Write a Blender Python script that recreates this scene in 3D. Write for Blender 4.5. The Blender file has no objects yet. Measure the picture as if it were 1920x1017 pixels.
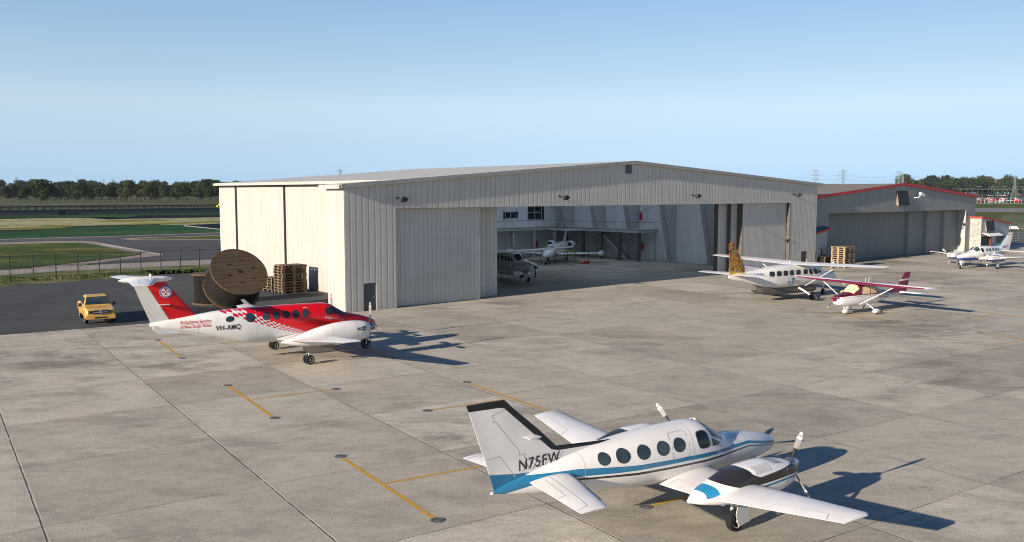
import bpy, bmesh, math, random
from mathutils import Vector, Matrix
from math import radians as R, sin, cos, pi, sqrt, atan2, tan
random.seed(7)
scene = bpy.context.scene
COL = scene.collection

# ---------------------------------------------------------------- camera
H = 8.8
FPX = 1663.0
PITCH = math.atan((508.5 - 361.0) / FPX)
cam = bpy.data.cameras.new("camera")
cam.sensor_fit = 'HORIZONTAL'; cam.sensor_width = 36.0
cam.lens = FPX / 1920.0 * 36.0
cam.clip_start = 0.2; cam.clip_end = 20000
camo = bpy.data.objects.new("camera", cam); COL.objects.link(camo)
camo.location = (0, 0, H)
camo.rotation_euler = (R(90) - PITCH, 0, 0)
scene.camera = camo

# ---------------------------------------------------------------- light
SUN_AZ = R(47.5)          # heading the light travels towards (clockwise from +Y)
SUN_EL = R(16.5)
d = Vector((sin(SUN_AZ) * cos(SUN_EL), cos(SUN_AZ) * cos(SUN_EL), -sin(SUN_EL)))
sun = bpy.data.lights.new("sun", 'SUN'); sun.energy = 5.0; sun.angle = R(0.5); sun.color = (1.0, 0.875, 0.72)
suno = bpy.data.objects.new("sun", sun); COL.objects.link(suno)
suno.rotation_euler = d.to_track_quat('-Z', 'Y').to_euler()
suno.location = (-40, -40, 60)
w = bpy.data.worlds.new("World"); scene.world = w; w.use_nodes = True
nt = w.node_tree; nt.nodes.clear()
sky = nt.nodes.new('ShaderNodeTexSky'); sky.sky_type = 'NISHITA'; sky.sun_disc = False
sky.sun_elevation = SUN_EL; sky.sun_rotation = SUN_AZ + pi
sky.altitude = 0; sky.air_density = 0.4; sky.dust_density = 0.0; sky.ozone_density = 2.0
bg = nt.nodes.new('ShaderNodeBackground'); bg.inputs[1].default_value = 0.15
out = nt.nodes.new('ShaderNodeOutputWorld')
# clear-air tint of the physical sky by height above the horizon
tcw = nt.nodes.new('ShaderNodeTexCoord'); sxw = nt.nodes.new('ShaderNodeSeparateXYZ'); nt.links.new(tcw.outputs['Generated'], sxw.inputs[0])
rw_ = nt.nodes.new('ShaderNodeValToRGB'); nt.links.new(sxw.outputs[2], rw_.inputs[0])
RP = [(0.0,(.30,.31,.345)),(.012,(.30,.31,.345)),(.049,(.56,.455,.375)),(.096,(.95,.69,.47)),(.155,(1,.81,.57)),(.206,(1,.88,.66)),(.40,(.50,.66,.68)),(1.0,(.30,.48,.70))]
while len(rw_.color_ramp.elements) < len(RP): rw_.color_ramp.elements.new(.5)
for i_, (p_, c_) in enumerate(RP): rw_.color_ramp.elements[i_].position = p_; rw_.color_ramp.elements[i_].color = (*c_, 1)
mw = nt.nodes.new('ShaderNodeMix'); mw.data_type = 'RGBA'; mw.blend_type = 'MULTIPLY'; mw.inputs[0].default_value = 1
nt.links.new(sky.outputs[0], mw.inputs[6]); nt.links.new(rw_.outputs[0], mw.inputs[7]); 
lx = nt.nodes.new('ShaderNodeMapRange'); nt.links.new(sxw.outputs[0], lx.inputs[0])
for i_, v_ in enumerate((-.5, .5, 1.20, .84)): lx.inputs[1+i_].default_value = v_
m3 = nt.nodes.new('ShaderNodeVectorMath'); m3.operation = 'SCALE'; nt.links.new(mw.outputs[2], m3.inputs[0]); nt.links.new(lx.outputs[0], m3.inputs['Scale']); nt.links.new(m3.outputs[0], bg.inputs[0]); nt.links.new(bg.outputs[0], out.inputs[0])
scene.view_settings.view_transform = 'Standard'; scene.view_settings.look = 'None'
scene.view_settings.gamma = 1; scene.view_settings.exposure = 1.0
scene.render.engine = 'CYCLES'
scene.cycles.filter_width = 1.05
scene.cycles.max_bounces = 10; scene.cycles.diffuse_bounces = 8; scene.cycles.transparent_max_bounces = 12
scene.render.resolution_x = 1024; scene.render.resolution_y = 542

# ---------------------------------------------------------------- helpers
def ray(px, py):
    a = (px - 960.0) / FPX; b = (508.5 - py) / FPX
    return Vector((a, cos(PITCH) + b * sin(PITCH), -sin(PITCH) + b * cos(PITCH)))
def G(px, py, z=0.0):
    "ground point seen at a pixel of the 1920x1017 photograph"
    r = ray(px, py); t = (H - z) / -r[2]
    return Vector((r[0] * t, r[1] * t, z))

def tag(o, label=None, cat=None, group=None, kind=None):
    if label: o['label'] = label
    if cat: o['category'] = cat
    if group: o['group'] = group
    if kind: o['kind'] = kind
    return o
def empty(name, loc=(0, 0, 0), rz=0.0, label=None, cat=None, group=None):
    o = bpy.data.objects.new(name, None); COL.objects.link(o)
    o.location = loc; o.rotation_euler = (0, 0, rz); o.empty_display_size = 0.5
    return tag(o, label, cat, group)
KIDS = {}
def copy_tree(o, parent=None):
    c = o.copy(); COL.objects.link(c); c.parent = parent
    if parent is None:
        pass
    else:
        c.matrix_parent_inverse = o.matrix_parent_inverse.copy()
        KIDS.setdefault(parent.name, []).append(c)
    for ch in list(KIDS.get(o.name, [])): copy_tree(ch, c)
    return c

class MB:
    def __init__(s): s.v = []; s.f = []; s.m = []; s.s = []
    def add(s, verts, faces, mi=0, smooth=False):
        o = len(s.v); s.v += [tuple(x) for x in verts]
        for f in faces: s.f.append([i + o for i in f]); s.m.append(mi); s.s.append(smooth)
    def box(s, x0, x1, y0, y1, z0, z1, mi=0):
        v = [(x0,y0,z0),(x1,y0,z0),(x1,y1,z0),(x0,y1,z0),(x0,y0,z1),(x1,y0,z1),(x1,y1,z1),(x0,y1,z1)]
        s.add(v, [(0,3,2,1),(4,5,6,7),(0,1,5,4),(1,2,6,5),(2,3,7,6),(3,0,4,7)], mi)
    def cbox(s, c, size, rz=0, mi=0, M=None):
        hx, hy, hz = [q / 2 for q in size]
        v = []
        for z in (-hz, hz):
            for x, y in ((-hx,-hy),(hx,-hy),(hx,hy),(-hx,hy)):
                p = Vector((x, y, z))
                if M is not None: p = M @ p
                else: p = Vector((x*cos(rz)-y*sin(rz), x*sin(rz)+y*cos(rz), z))
                v.append(p + Vector(c))
        s.add(v, [(0,3,2,1),(4,5,6,7),(0,1,5,4),(1,2,6,5),(2,3,7,6),(3,0,4,7)], mi)
    def prism(s, poly, axis, a, b, mi=0):
        "extrude 2D polygon along an axis: axis 'x': poly=(y,z); 'y': (x,z); 'z': (x,y)"
        n = len(poly)
        def P(q, t): return (t, q[0], q[1]) if axis == 'x' else ((q[0], t, q[1]) if axis == 'y' else (q[0], q[1], t))
        v = [P(q, a) for q in poly] + [P(q, b) for q in poly]
        f = [list(range(n))[::-1], list(range(n, 2*n))] + [[i, (i+1) % n, n + (i+1) % n, n + i] for i in range(n)]
        s.add(v, f, mi)
    def tube(s, pts, r, n=8, mi=0, cap=True, smooth=True):
        pts = [Vector(p) for p in pts]; rs = r if isinstance(r, (list, tuple)) else [r] * len(pts)
        rings = []
        for i, p in enumerate(pts):
            t = (pts[min(i+1, len(pts)-1)] - pts[max(i-1, 0)]).normalized()
            up = Vector((0, 0, 1)) if abs(t.z) < 0.95 else Vector((1, 0, 0))
            a = t.cross(up).normalized(); b = t.cross(a).normalized()
            rings.append([p + (a * cos(2*pi*k/n) + b * sin(2*pi*k/n)) * rs[i] for k in range(n)])
        s.loft(rings, mi, cap, smooth)
    def loft(s, rings, mi=0, cap=True, smooth=True, closed=True):
        n = len(rings[0]); o = len(s.v)
        for r in rings: s.v += [tuple(q) for q in r]
        for i in range(len(rings) - 1):
            for k in range(n if closed else n - 1):
                k2 = (k + 1) % n
                s.f.append([o+i*n+k, o+i*n+k2, o+(i+1)*n+k2, o+(i+1)*n+k]); s.m.append(mi); s.s.append(smooth)
        if cap:
            s.f.append([o+k for k in range(n)][::-1]); s.m.append(mi); s.s.append(False)
            s.f.append([o+(len(rings)-1)*n+k for k in range(n)]); s.m.append(mi); s.s.append(False)
    def lathe(s, prof, c, axis=(0,0,1), n=24, mi=0, smooth=True, cap=True):
        "prof = [(r, t)] along axis from centre c"
        ax = Vector(axis).normalized(); up = Vector((0,0,1)) if abs(ax.z) < 0.9 else Vector((1,0,0))
        a = ax.cross(up).normalized(); b = ax.cross(a).normalized(); c = Vector(c)
        s.loft([[c + ax*t + (a*cos(2*pi*k/n) + b*sin(2*pi*k/n))*max(r, 1e-4) for k in range(n)] for r, t in prof], mi, cap, smooth)
    def build(s, name, mats, parent=None, label=None, autos=False):
        me = bpy.data.meshes.new(name); me.from_pydata(s.v, [], s.f)
        if not isinstance(mats, (list, tuple)): mats = [mats]
        for m in mats: me.materials.append(m)
        me.polygons.foreach_set('material_index', s.m)
        me.polygons.foreach_set('use_smooth', s.s)
        me.update(); 
        bm = bmesh.new(); bm.from_mesh(me); bmesh.ops.recalc_face_normals(bm, faces=bm.faces) if not getattr(s, 'norecalc', False) else None
        bm.to_mesh(me); bm.free()
        if any(s.s): me.set_sharp_from_angle(angle=R(38))
        o = bpy.data.objects.new(name, me); COL.objects.link(o)
        if parent: o.parent = parent; KIDS.setdefault(parent.name, []).append(o)
        if label: o['label'] = label
        return o

# ---------------------------------------------------------------- material builder
class MT:
    def __init__(s, name, base=(.5,.5,.5), rough=.6, metal=0.0, spec=.5):
        s.m = bpy.data.materials.new(name); s.m.use_nodes = True; s.t = s.m.node_tree
        s.b = s.t.nodes['Principled BSDF']
        s.b.inputs['Base Color'].default_value = (*base, 1); s.b.inputs['Roughness'].default_value = rough
        s.b.inputs['Metallic'].default_value = metal; s.b.inputs['Specular IOR Level'].default_value = spec
        s._c = None
    def n(s, t, **k):
        x = s.t.nodes.new(t)
        for a, b in k.items(): setattr(x, a, b)
        return x
    def set(s, inp, v):
        if v is None: return
        if isinstance(v, bpy.types.NodeSocket): s.t.links.new(v, inp)
        elif isinstance(v, tuple) and len(v) == 3 and inp.type == 'RGBA': inp.default_value = (*v, 1)
        else: inp.default_value = v
    def M(s, op, a, b=None, c=None):
        x = s.n('ShaderNodeMath', operation=op); s.set(x.inputs[0], a); s.set(x.inputs[1], b); s.set(x.inputs[2], c); return x.outputs[0]
    def xyz(s, kind='Object'):
        if s._c is None:
            tc = s.n('ShaderNodeTexCoord'); sp = s.n('ShaderNodeSeparateXYZ'); s.t.links.new(tc.outputs[kind], sp.inputs[0])
            s.co = tc.outputs[kind]; s._c = sp.outputs
        return s._c[0], s._c[1], s._c[2]
    def mix(s, f, a, b):
        x = s.n('ShaderNodeMix', data_type='RGBA'); s.set(x.inputs[0], f); s.set(x.inputs[6], a); s.set(x.inputs[7], b); return x.outputs[2]
    def curve(s, v, pts):
        "piecewise linear function of v"
        x0, x1 = pts[0][0], pts[-1][0]; y0 = min(p[1] for p in pts); y1 = max(p[1] for p in pts)
        if y1 - y0 < 1e-6: y1 = y0 + 1
        t = s.n('ShaderNodeMapRange'); s.set(t.inputs[0], v)
        for i, q in enumerate((x0, x1, 0, 1)): t.inputs[1+i].default_value = q
        fc = s.n('ShaderNodeFloatCurve'); s.t.links.new(t.outputs[0], fc.inputs[1])
        c = fc.mapping.curves[0]
        P = [((x-x0)/(x1-x0), (y-y0)/(y1-y0)) for x, y in pts]
        c.points[0].location = P[0]; c.points[1].location = P[-1]
        for q in P[1:-1]: c.points.new(*q)
        for q in c.points: q.handle_type = 'VECTOR'
        fc.mapping.update()
        return s.M('MULTIPLY_ADD', fc.outputs[0], y1 - y0, y0)
    def gt(s, a, b): return s.M('GREATER_THAN', a, b)
    def lt(s, a, b): return s.M('LESS_THAN', a, b)
    def AND(s, *a):
        r = a[0]
        for q in a[1:]: r = s.M('MULTIPLY', r, q)
        return r
    def noise(s, scale=5, detail=4, vec=None, sc=None, rough=.5, dist=0):
        x = s.n('ShaderNodeTexNoise'); x.inputs['Scale'].default_value = scale; x.inputs['Detail'].default_value = detail
        x.inputs['Roughness'].default_value = rough; x.inputs['Distortion'].default_value = dist
        s.xyz(); v = vec or s.co
        if sc:
            mp = s.n('ShaderNodeMapping'); s.t.links.new(v, mp.inputs[0]); mp.inputs['Scale'].default_value = sc; v = mp.outputs[0]
        s.t.links.new(v, x.inputs['Vector']); return x.outputs[0]
    def ramp(s, v, pts):
        x = s.n('ShaderNodeValToRGB'); s.t.links.new(v, x.inputs[0]); e = x.color_ramp.elements
        while len(e) < len(pts): e.new(.5)
        for i, (p, c) in enumerate(pts):
            e[i].position = p; e[i].color = (c, c, c, 1) if isinstance(c, (int, float)) else (*c, 1)
        return x.outputs[0]
    def rng(s, v, a, b, c=0., d_=1.):
        x = s.n('ShaderNodeMapRange'); s.set(x.inputs[0], v)
        for i, q in enumerate((a, b, c, d_)): x.inputs[1+i].default_value = q
        return x.outputs[0]
    def bump(s, h, strength=.3, dist=.02):
        x = s.n('ShaderNodeBump'); x.inputs['Strength'].default_value = strength; x.inputs['Distance'].default_value = dist
        s.t.links.new(h, x.inputs['Height']); s.t.links.new(x.outputs[0], s.b.inputs['Normal'])
    def col(s, c): s.set(s.b.inputs['Base Color'], c); return s.m

def plain(name, c, rough=.6, metal=0., var=.12, scale=3., spec=.5):
    "painted or coated surface with faint mottling"
    m = MT(name, c, rough, metal, spec)
    n = m.noise(scale, 5)
    f = m.rng(n, .3, .7)
    m.col(m.mix(f, tuple(q*(1-var) for q in c), tuple(min(1, q*(1+var)) for q in c)))
    m.set(m.b.inputs['Roughness'], m.rng(n, .3, .7, max(.03, rough-.06), min(1, rough+.08)))
    return m.m
def paint(name, c, rough=.32, coat=.3):
    m = MT(name, c, rough); m.b.inputs['Coat Weight'].default_value = coat; m.b.inputs['Coat Roughness'].default_value = .15
    n = m.noise(1.3, 6, rough=.65); m.col(m.mix(m.rng(n, .35, .75), c, tuple(q*.86 for q in c)))
    return m.m

MAT = {}
MAT['white'] = paint('aircraft_white', (.74,.715,.69))
MAT['rubber'] = plain('rubber', (.012,.012,.013), .9, spec=.2)
MAT['rim'] = plain('rim_metal', (.62,.62,.62), .35, .4)
MAT['dkmetal'] = plain('dark_metal', (.045,.048,.052), .45, .3)
MAT['steel'] = plain('brushed_steel', (.55,.55,.57), .28, .9)
MAT['blade'] = plain('blade_grey', (.21,.20,.197), .6, 0)
MAT['black'] = plain('matt_black', (.012,.012,.013), .6)
MAT['blacktext'] = plain('black_lettering', (.02,.02,.022), .5)
MAT['redtext'] = plain('red_lettering', (.55,.02,.05), .5)
MAT['bluetext'] = plain('blue_lettering', (.02,.22,.55), .5)
MAT['navytext'] = plain('navy_lettering', (.03,.04,.25), .5)
MAT['orangetext'] = plain('orange_lettering', (.75,.16,.03), .5)
MAT['whitetext'] = plain('white_lettering', (.8,.8,.8), .5)
MAT['panel'] = plain('panel_line_grey', (.42,.41,.40), .6)
MAT['redline'] = plain('dark_red_line', (.28,.01,.015), .5)
MAT['brass'] = plain('brown_hinge', (.2,.13,.08), .5)
def glass(name, c=(.03,.045,.055), r=.06):
    m = MT(name, c, r); m.b.inputs['Specular IOR Level'].default_value = .35
    n = m.noise(1.2, 3); m.col(m.mix(m.rng(n, .35, .65), tuple(q*.6 for q in c), tuple(q*1.5 for q in c)))
    m.b.inputs['Coat Weight'].default_value = .15; m.b.inputs['Coat Roughness'].default_value = .03
    return m.m
MAT['glass'] = glass('tinted_glass')
MAT['darkglass'] = glass('dark_glass', (.012,.018,.022))
MAT['tan'] = plain('tan_sunshade', (.72,.52,.30), .7, var=.2, scale=4)
# ================================================================ aircraft builders
def herm(xs, ys, x):
    n = len(xs)
    if x <= xs[0]: return ys[0]
    if x >= xs[-1]: return ys[-1]
    i = 0
    while x > xs[i+1]: i += 1
    def sl(k):
        if k == 0: return (ys[1]-ys[0])/(xs[1]-xs[0])
        if k == n-1: return (ys[-1]-ys[-2])/(xs[-1]-xs[-2])
        a = (ys[k]-ys[k-1])/(xs[k]-xs[k-1]); b = (ys[k+1]-ys[k])/(xs[k+1]-xs[k])
        return 0 if a*b <= 0 else 2*a*b/(a+b)
    h = xs[i+1]-xs[i]; t = (x-xs[i])/h
    return ((2*t**3-3*t*t+1)*ys[i] + (t**3-2*t*t+t)*h*sl(i) + (-2*t**3+3*t*t)*ys[i+1] + (t**3-t*t)*h*sl(i+1))

class Body:
    "lofted body: stations (x, zb, zt, w[, f, n]) from tail to nose; f = height fraction of widest line"
    def __init__(s, st, yc=0.0):
        s.st = sorted(st); s.xs = [q[0] for q in s.st]; s.yc = yc
        s.c = [[q[k] if len(q) > k else dflt for q in s.st] for k, dflt in ((1,0),(2,0),(3,0),(4,.5),(5,2.3))]
    def at(s, x): return [herm(s.xs, c, x) for c in s.c]
    def S(s, x, th):
        zb, zt, w, f, n = s.at(x); zc = zb + f*(zt-zb); c, q = cos(th), sin(th)
        y = w*(abs(c)**(2/n))*(1 if c >= 0 else -1); h = (zt-zc) if q >= 0 else (zc-zb)
        return Vector((x, s.yc + y, zc + h*(abs(q)**(2/n))*(1 if q >= 0 else -1)))
    def N(s, x, th):
        e = 1e-3; a = s.S(x+e, th)-s.S(x-e, th); b = s.S(x, th+e)-s.S(x, th-e); n = b.cross(a)
        if n.length < 1e-12: return Vector((0,0,1))
        n.normalize(); c = s.S(x, th) - s.S(x, th+pi)
        return n if n.dot(c) > 0 else -n
    def side(s, x, z, sgn, off=.006):
        zb, zt, w, f, n = s.at(x); zc = zb + f*(zt-zb); h = (zt-zc) if z >= zc else (zc-zb)
        t = min(1, abs(z-zc)/max(h, 1e-4)); y = w*(max(0, 1-t**n))**(1/n)
        return Vector((x, s.yc + sgn*(y+off), z))
    def mesh(s, N=36, M=90):
        mb = MB(); xs = []
        a, b = s.xs[0], s.xs[-1]
        for i in range(M+1):
            t = i/M; t = t if t < .8 else .8+.2*sin((t-.8)/.2*pi/2); xs.append(a+(b-a)*t)
        xs = sorted(set([round(q, 4) for q in xs]))
        mb.loft([[s.S(x, 2*pi*(k+.5)/N) for k in range(N)] for x in xs])
        return mb
    def disc(s, x, z, rx, rz, sgn, off=.008, e=2.0, k0=0.0, n=28, shear=0.0, rings=4):
        "superellipse disc (or ring when k0>0) laid on the side of the body"
        mb = MB(); R_ = []
        for j in range(rings+1):
            k = k0 + (1-k0)*j/rings; ring = []
            for i in range(n):
                a = 2*pi*i/n; c, q = cos(a), sin(a)
                dx = rx*k*(abs(c)**(2/e))*(1 if c >= 0 else -1); dz = rz*k*(abs(q)**(2/e))*(1 if q >= 0 else -1)
                ring.append(s.side(x+dx+shear*dz, z+dz, sgn, off))
            R_.append(ring)
        mb.loft(R_, 0, False, True)
        if k0 == 0: mb.f = [f for f in mb.f]
        return mb
    def patch(s, c, nu=8, nv=8, off=.012):
        "bilinear patch between 4 (x, theta) corners"
        mb = MB(); P = []
        for i in range(nu+1):
            for j in range(nv+1):
                u, v = i/nu, j/nv
                x = (1-u)*(1-v)*c[0][0]+u*(1-v)*c[1][0]+u*v*c[2][0]+(1-u)*v*c[3][0]
                t = (1-u)*(1-v)*c[0][1]+u*(1-v)*c[1][1]+u*v*c[2][1]+(1-u)*v*c[3][1]
                P.append(s.S(x, t) + s.N(x, t)*off)
        mb.add(P, [(i*(nv+1)+j, (i+1)*(nv+1)+j, (i+1)*(nv+1)+j+1, i*(nv+1)+j+1) for i in range(nu) for j in range(nv)], 0, True)
        return mb
    def quadside(s, pts, sgn, off=.01, n=6):
        "4-corner patch in (x,z) projected on the side"
        mb = MB(); P = []
        for i in range(n+1):
            for j in range(n+1):
                u, v = i/n, j/n
                q = [(1-u)*(1-v)*pts[0][k]+u*(1-v)*pts[1][k]+u*v*pts[2][k]+(1-u)*v*pts[3][k] for k in (0,1)]
                P.append(s.side(q[0], q[1], sgn, off))
        mb.add(P, [(i*(n+1)+j, (i+1)*(n+1)+j, (i+1)*(n+1)+j+1, i*(n+1)+j+1) for i in range(n) for j in range(n)], 0, True)
        return mb

def win(body, parent, x, z, rx, rz, sgn, mat='glass', e=2.0, frame='dkmetal', shear=0.0, fr=1.12):
    wdw = body.disc(x, z, rx, rz, sgn, .012, e, shear=shear).build('window', MAT[mat], parent)
    if frame:
        body.disc(x, z, rx*fr, rz*fr, sgn, .007, e, k0=.86, shear=shear, rings=1).build('window_frame', MAT[frame], wdw)
    return wdw

def text_mesh(body, s, fontsize=1.0, ext=.0, bold=False, shear=0.0):
    c = bpy.data.curves.new('t', 'FONT'); c.body = body; c.size = fontsize; c.shear = shear; c.space_character = 1.12
    c.resolution_u = 3
    if bold: c.offset = .012*fontsize
    o = bpy.data.objects.new('t', c); COL.objects.link(o)
    dg = bpy.context.evaluated_depsgraph_get(); dg.update()
    me = bpy.data.meshes.new_from_object(o.evaluated_get(dg))
    bpy.data.objects.remove(o); bpy.data.curves.remove(c)
    bm = bmesh.new(); bm.from_mesh(me)
    for _ in range(2):
        es = [e for e in bm.edges if e.calc_length() > .12*fontsize]
        if es: bmesh.ops.subdivide_edges(bm, edges=es, cuts=1)
    bmesh.ops.triangulate(bm, faces=bm.faces)
    vs = [v.co.copy() for v in bm.verts]; fs = [[v.index for v in f.verts] for f in bm.faces]
    bm.free(); bpy.data.meshes.remove(me)
    x0 = min(v.x for v in vs); x1 = max(v.x for v in vs); y0 = min(v.y for v in vs); y1 = max(v.y for v in vs)
    return [((v.x-x0)/(x1-x0), (v.y-y0)/(y1-y0)) for v in vs], fs
def lettering(name, txt, fn, mat, parent, bold=False, shear=0.0, label=None):
    "fn maps (u,v) in 0..1 to a point"
    uv, fs = text_mesh(txt, 1, bold=bold, shear=shear); mb = MB()
    mb.add([fn(u, v) for u, v in uv], fs); mb.norecalc = True
    return mb.build(name, mat, parent, label)

AF = [(1,0),(.85,.028),(.7,.048),(.5,.066),(.3,.072),(.15,.062),(.06,.045),(.015,.022),(0,0)]
class Wing:
    "sections (y, xLE, chord, z, thickness factor); built for one side sgn"
    def __init__(s, sec, sgn): s.sec = sec; s.sgn = sgn
    def mesh(s, tipround=True, mats=1):
        mb = MB(); rings = []
        for (y, xl, c, z, t) in s.sec:
            up = [Vector((xl - u*c, s.sgn*y, z + t*c*h*1.25)) for u, h in AF]
            lo = [Vector((xl - u*c, s.sgn*y, z - t*c*(h*.7+(.004 if u == 1 else 0)))) for u, h in AF[::-1][1:]]
            rings.append(up + lo)
        if tipround:
            y, xl, c, z, t = s.sec[-1]
            for k, q in ((.35, .78), (.5, .35)):
                yy = y + .28*c*k*.6; cc = c*(1-.12*(k/.5)); x2 = xl - .1*c*(k/.5)
                up = [Vector((x2 - u*cc, s.sgn*yy, z+.0 + t*cc*h*1.25*q)) for u, h in AF]
                lo = [Vector((x2 - u*cc, s.sgn*yy, z - t*cc*(h*.7*q+(.004 if u == 1 else 0)))) for u, h in AF[::-1][1:]]
                rings.append(up + lo)
        mb.loft(rings); return mb
    def top(s, y, u, off=.006):
        "point on the upper surface at span y, chord fraction u"
        S_ = s.sec; i = 0
        while i < len(S_)-2 and y > S_[i+1][0]: i += 1
        a, b = S_[i], S_[i+1]; t = (y-a[0])/(b[0]-a[0]); q = [a[k]+(b[k]-a[k])*t for k in range(5)]
        h = 0
        for k in range(len(AF)-1):
            u1, h1 = AF[k]; u0, h0 = AF[k+1]
            if u0 <= u <= u1: h = h0+(h1-h0)*(u-u0)/(u1-u0)
        return Vector((q[1]-u*q[2], s.sgn*y, q[3]+q[4]*q[2]*h*1.25+off))
    def line(s, pts, wd=.02):
        "thin panel line through (y,u) points on the upper surface"
        mb = MB()
        P = []
        for i in range(len(pts)-1):
            for k in range(6):
                t = k/6; P.append((pts[i][0]+(pts[i+1][0]-pts[i][0])*t, pts[i][1]+(pts[i+1][1]-pts[i][1])*t))
        P.append(pts[-1]); Q = [s.top(*p) for p in P]
        for i in range(len(Q)-1):
            dv = (Q[i+1]-Q[i]); dv.z = 0; nrm = Vector((-dv.y, dv.x, 0)).normalized()*wd/2
            mb.add([Q[i]-nrm, Q[i+1]-nrm, Q[i+1]+nrm, Q[i]+nrm], [(0,1,2,3)])
        return mb

def finmesh(sec, yc=0.0):
    "vertical surface: sections (z, xLE, xTE, thickness)"
    mb = MB(); rings = []
    for z, a, b, t in sec:
        c = a-b
        L = [Vector((a-u*c, yc+h/.072*t/2, z)) for u, h in AF]; Rr = [Vector((a-u*c, yc-h/.072*t/2-(.012 if u == 1 else 0), z)) for u, h in AF[::-1][1:]]
        rings.append(L+Rr)
    mb.loft(rings); return mb

def wheel(parent, x, y, z, r, w, name='wheel'):
    mb = MB(); pr = [(r*.62,-w*.42),(r*.80,-w*.5),(r*.95,-w*.38),(r,-w*.15),(r,w*.15),(r*.95,w*.38),(r*.80,w*.5),(r*.62,w*.42)]
    mb.lathe(pr, (x,y,z), (0,1,0), 28)
    t = mb.build(name, MAT['rubber'], parent)
    mb = MB(); mb.lathe([(r*.2,-w*.36),(r*.55,-w*.40),(r*.63,-w*.46),(r*.63,w*.46),(r*.55,w*.40),(r*.2,w*.36)], (x,y,z), (0,1,0), 20)
    mb.lathe([(r*.16,-w*.5),(r*.16,w*.5)], (x,y,z), (0,1,0), 10)
    mb.build('rim', MAT['rim'], t)
    return t
def propeller(parent, x, y, z, rad, angs, chord=.16, root=.17, spin=(.2,.45), mats=('spinner','blade','black','whitetext'), tipred=False, pitch=R(28)):
    mb = MB(); r0, ln = spin
    mb.lathe([(r0*.9,-.06),(r0,0),(r0*.96,ln*.2),(r0*.82,ln*.45),(r0*.58,ln*.7),(r0*.3,ln*.9),(.01,ln)], (x,y,z), (1,0,0), 24)
    sp = mb.build('propeller', MAT[mats[0]], parent)
    for a in angs:
        ca, sa = cos(R(a)), sin(R(a)); mb = MB(); rad_dir = Vector((0, ca, sa)); tan_dir = Vector((0, -sa, ca)); ax = Vector((1,0,0))
        n = 12; rings = []
        for i in range(n+1):
            t = i/n; rr = root*.8 + (rad-root*.8)*t
            ch = chord*.86*(.34+.66*min(1, t*1.7)) * (1 if t < .8 else (1-(t-.8)/.2*.45)) * (1 if i < n else .5)
            tw = pitch*(1.9-1.3*t); cd = (tan_dir*cos(tw) + ax*sin(tw)); th = (ax*cos(tw) - tan_dir*sin(tw))
            thk = .045*(1-t*.8) + .006
            c = Vector((x+.06,y,z)) + rad_dir*rr
            rings.append([c+cd*ch/2, c+th*thk/2+cd*ch*.1, c-cd*ch/2, c-th*thk/2+cd*ch*.1])
        mb.loft(rings, 0, True, True)
        for fi, f in enumerate(mb.f[:-2]):
            seg = fi//4
            mb.m[fi] = 2 if seg >= n-1 else (1 if seg < 5 else 0)
            if seg == n-3: mb.m[fi] = 2
        mb.build('blade', [MAT[mats[1]], MAT[mats[2]], MAT[mats[3]]], sp)
    return sp
def strut(parent, pts, r, name='strut', mat='white', n=10):
    mb = MB(); mb.tube(pts, r, n); return mb.build(name, MAT[mat], parent)
MAT['spinner'] = plain('polished_spinner', (.35,.37,.40), .18, .85)

def hdg(o, x, y, yaw): return o
def place(name, x, y, yaw, label, cat, group=None, scale=1.0):
    o = empty(name, (x, y, 0), pi/2 - R(yaw), label, cat, group)
    if scale != 1.0: o.scale = (scale,)*3
    return o
PAR_AC = 'parked aircraft around the hangars'

MAT['ltgrey'] = paint('light_grey_paint', (.46,.47,.48))
# ---------------------------------------------------------------- twin piston (near aircraft and the blue one)
def livery_n75():
    m = MT('blue_black_striped_paint', (.8,.77,.74), .3); m.b.inputs['Coat Weight'].default_value = .3
    x, y, z = m.xyz()
    base = m.mix(m.rng(m.noise(1.3, 6, rough=.65), .35, .75), (.74,.715,.69), (.66,.635,.61))
    up = m.curve(x, [(-6.6,1.90),(-5.76,1.90),(-4.5,1.885),(-4.13,1.88),(-2.34,1.72),(0.1,1.64),(2.15,1.61),(3.8,1.30)])
    lo = m.curve(x, [(-6.6,1.2),(-6.1,1.55),(-4.91,1.74),(-2.9,1.61),(-2.33,1.585),(.16,1.525),(2.15,1.53),(3.8,1.22)])
    c = m.mix(m.AND(m.gt(z, lo), m.lt(z, up)), base, (.022,.165,.30))
    bu = m.curve(x, [(-5.3,1.60),(-4.66,1.68),(-2.33,1.52),(.15,1.445),(2.16,1.49),(3.8,1.19)])
    bl = m.curve(x, [(-5.3,1.60),(-4.66,1.635),(-2.33,1.455),(.15,1.385),(2.16,1.455),(3.8,1.17)])
    c = m.mix(m.AND(m.gt(z, bl), m.lt(z, bu), m.gt(x, -5.3)), c, (.03,.026,.028))
    return m.col(c)
def livery_blue():
    m = MT('white_over_royal_blue_paint', (.8,.77,.74), .3); m.b.inputs['Coat Weight'].default_value = .3
    x, y, z = m.xyz()
    base = m.mix(m.rng(m.noise(1.3, 6), .35, .75), (.74,.715,.69), (.72,.69,.66))
    up = m.curve(x, [(-6.6,1.5),(-4,1.45),(-2,1.25),(1,1.2),(2.2,1.22),(3.8,1.18)])
    c = m.mix(m.lt(z, up), base, (.012,.035,.35))
    g1 = m.curve(x, [(-6.6,1.75),(-4,1.65),(-2,1.45),(1,1.4),(3.8,1.32)])
    c = m.mix(m.AND(m.lt(z, g1), m.gt(z, m.M('SUBTRACT', g1, .05))), c, (.42,.26,.10))
    c = m.mix(m.AND(m.gt(x, 1.2), m.gt(z, up), m.lt(z, m.M('ADD', up, .06))), c, (.05,.25,.55))
    return m.col(c)
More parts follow.
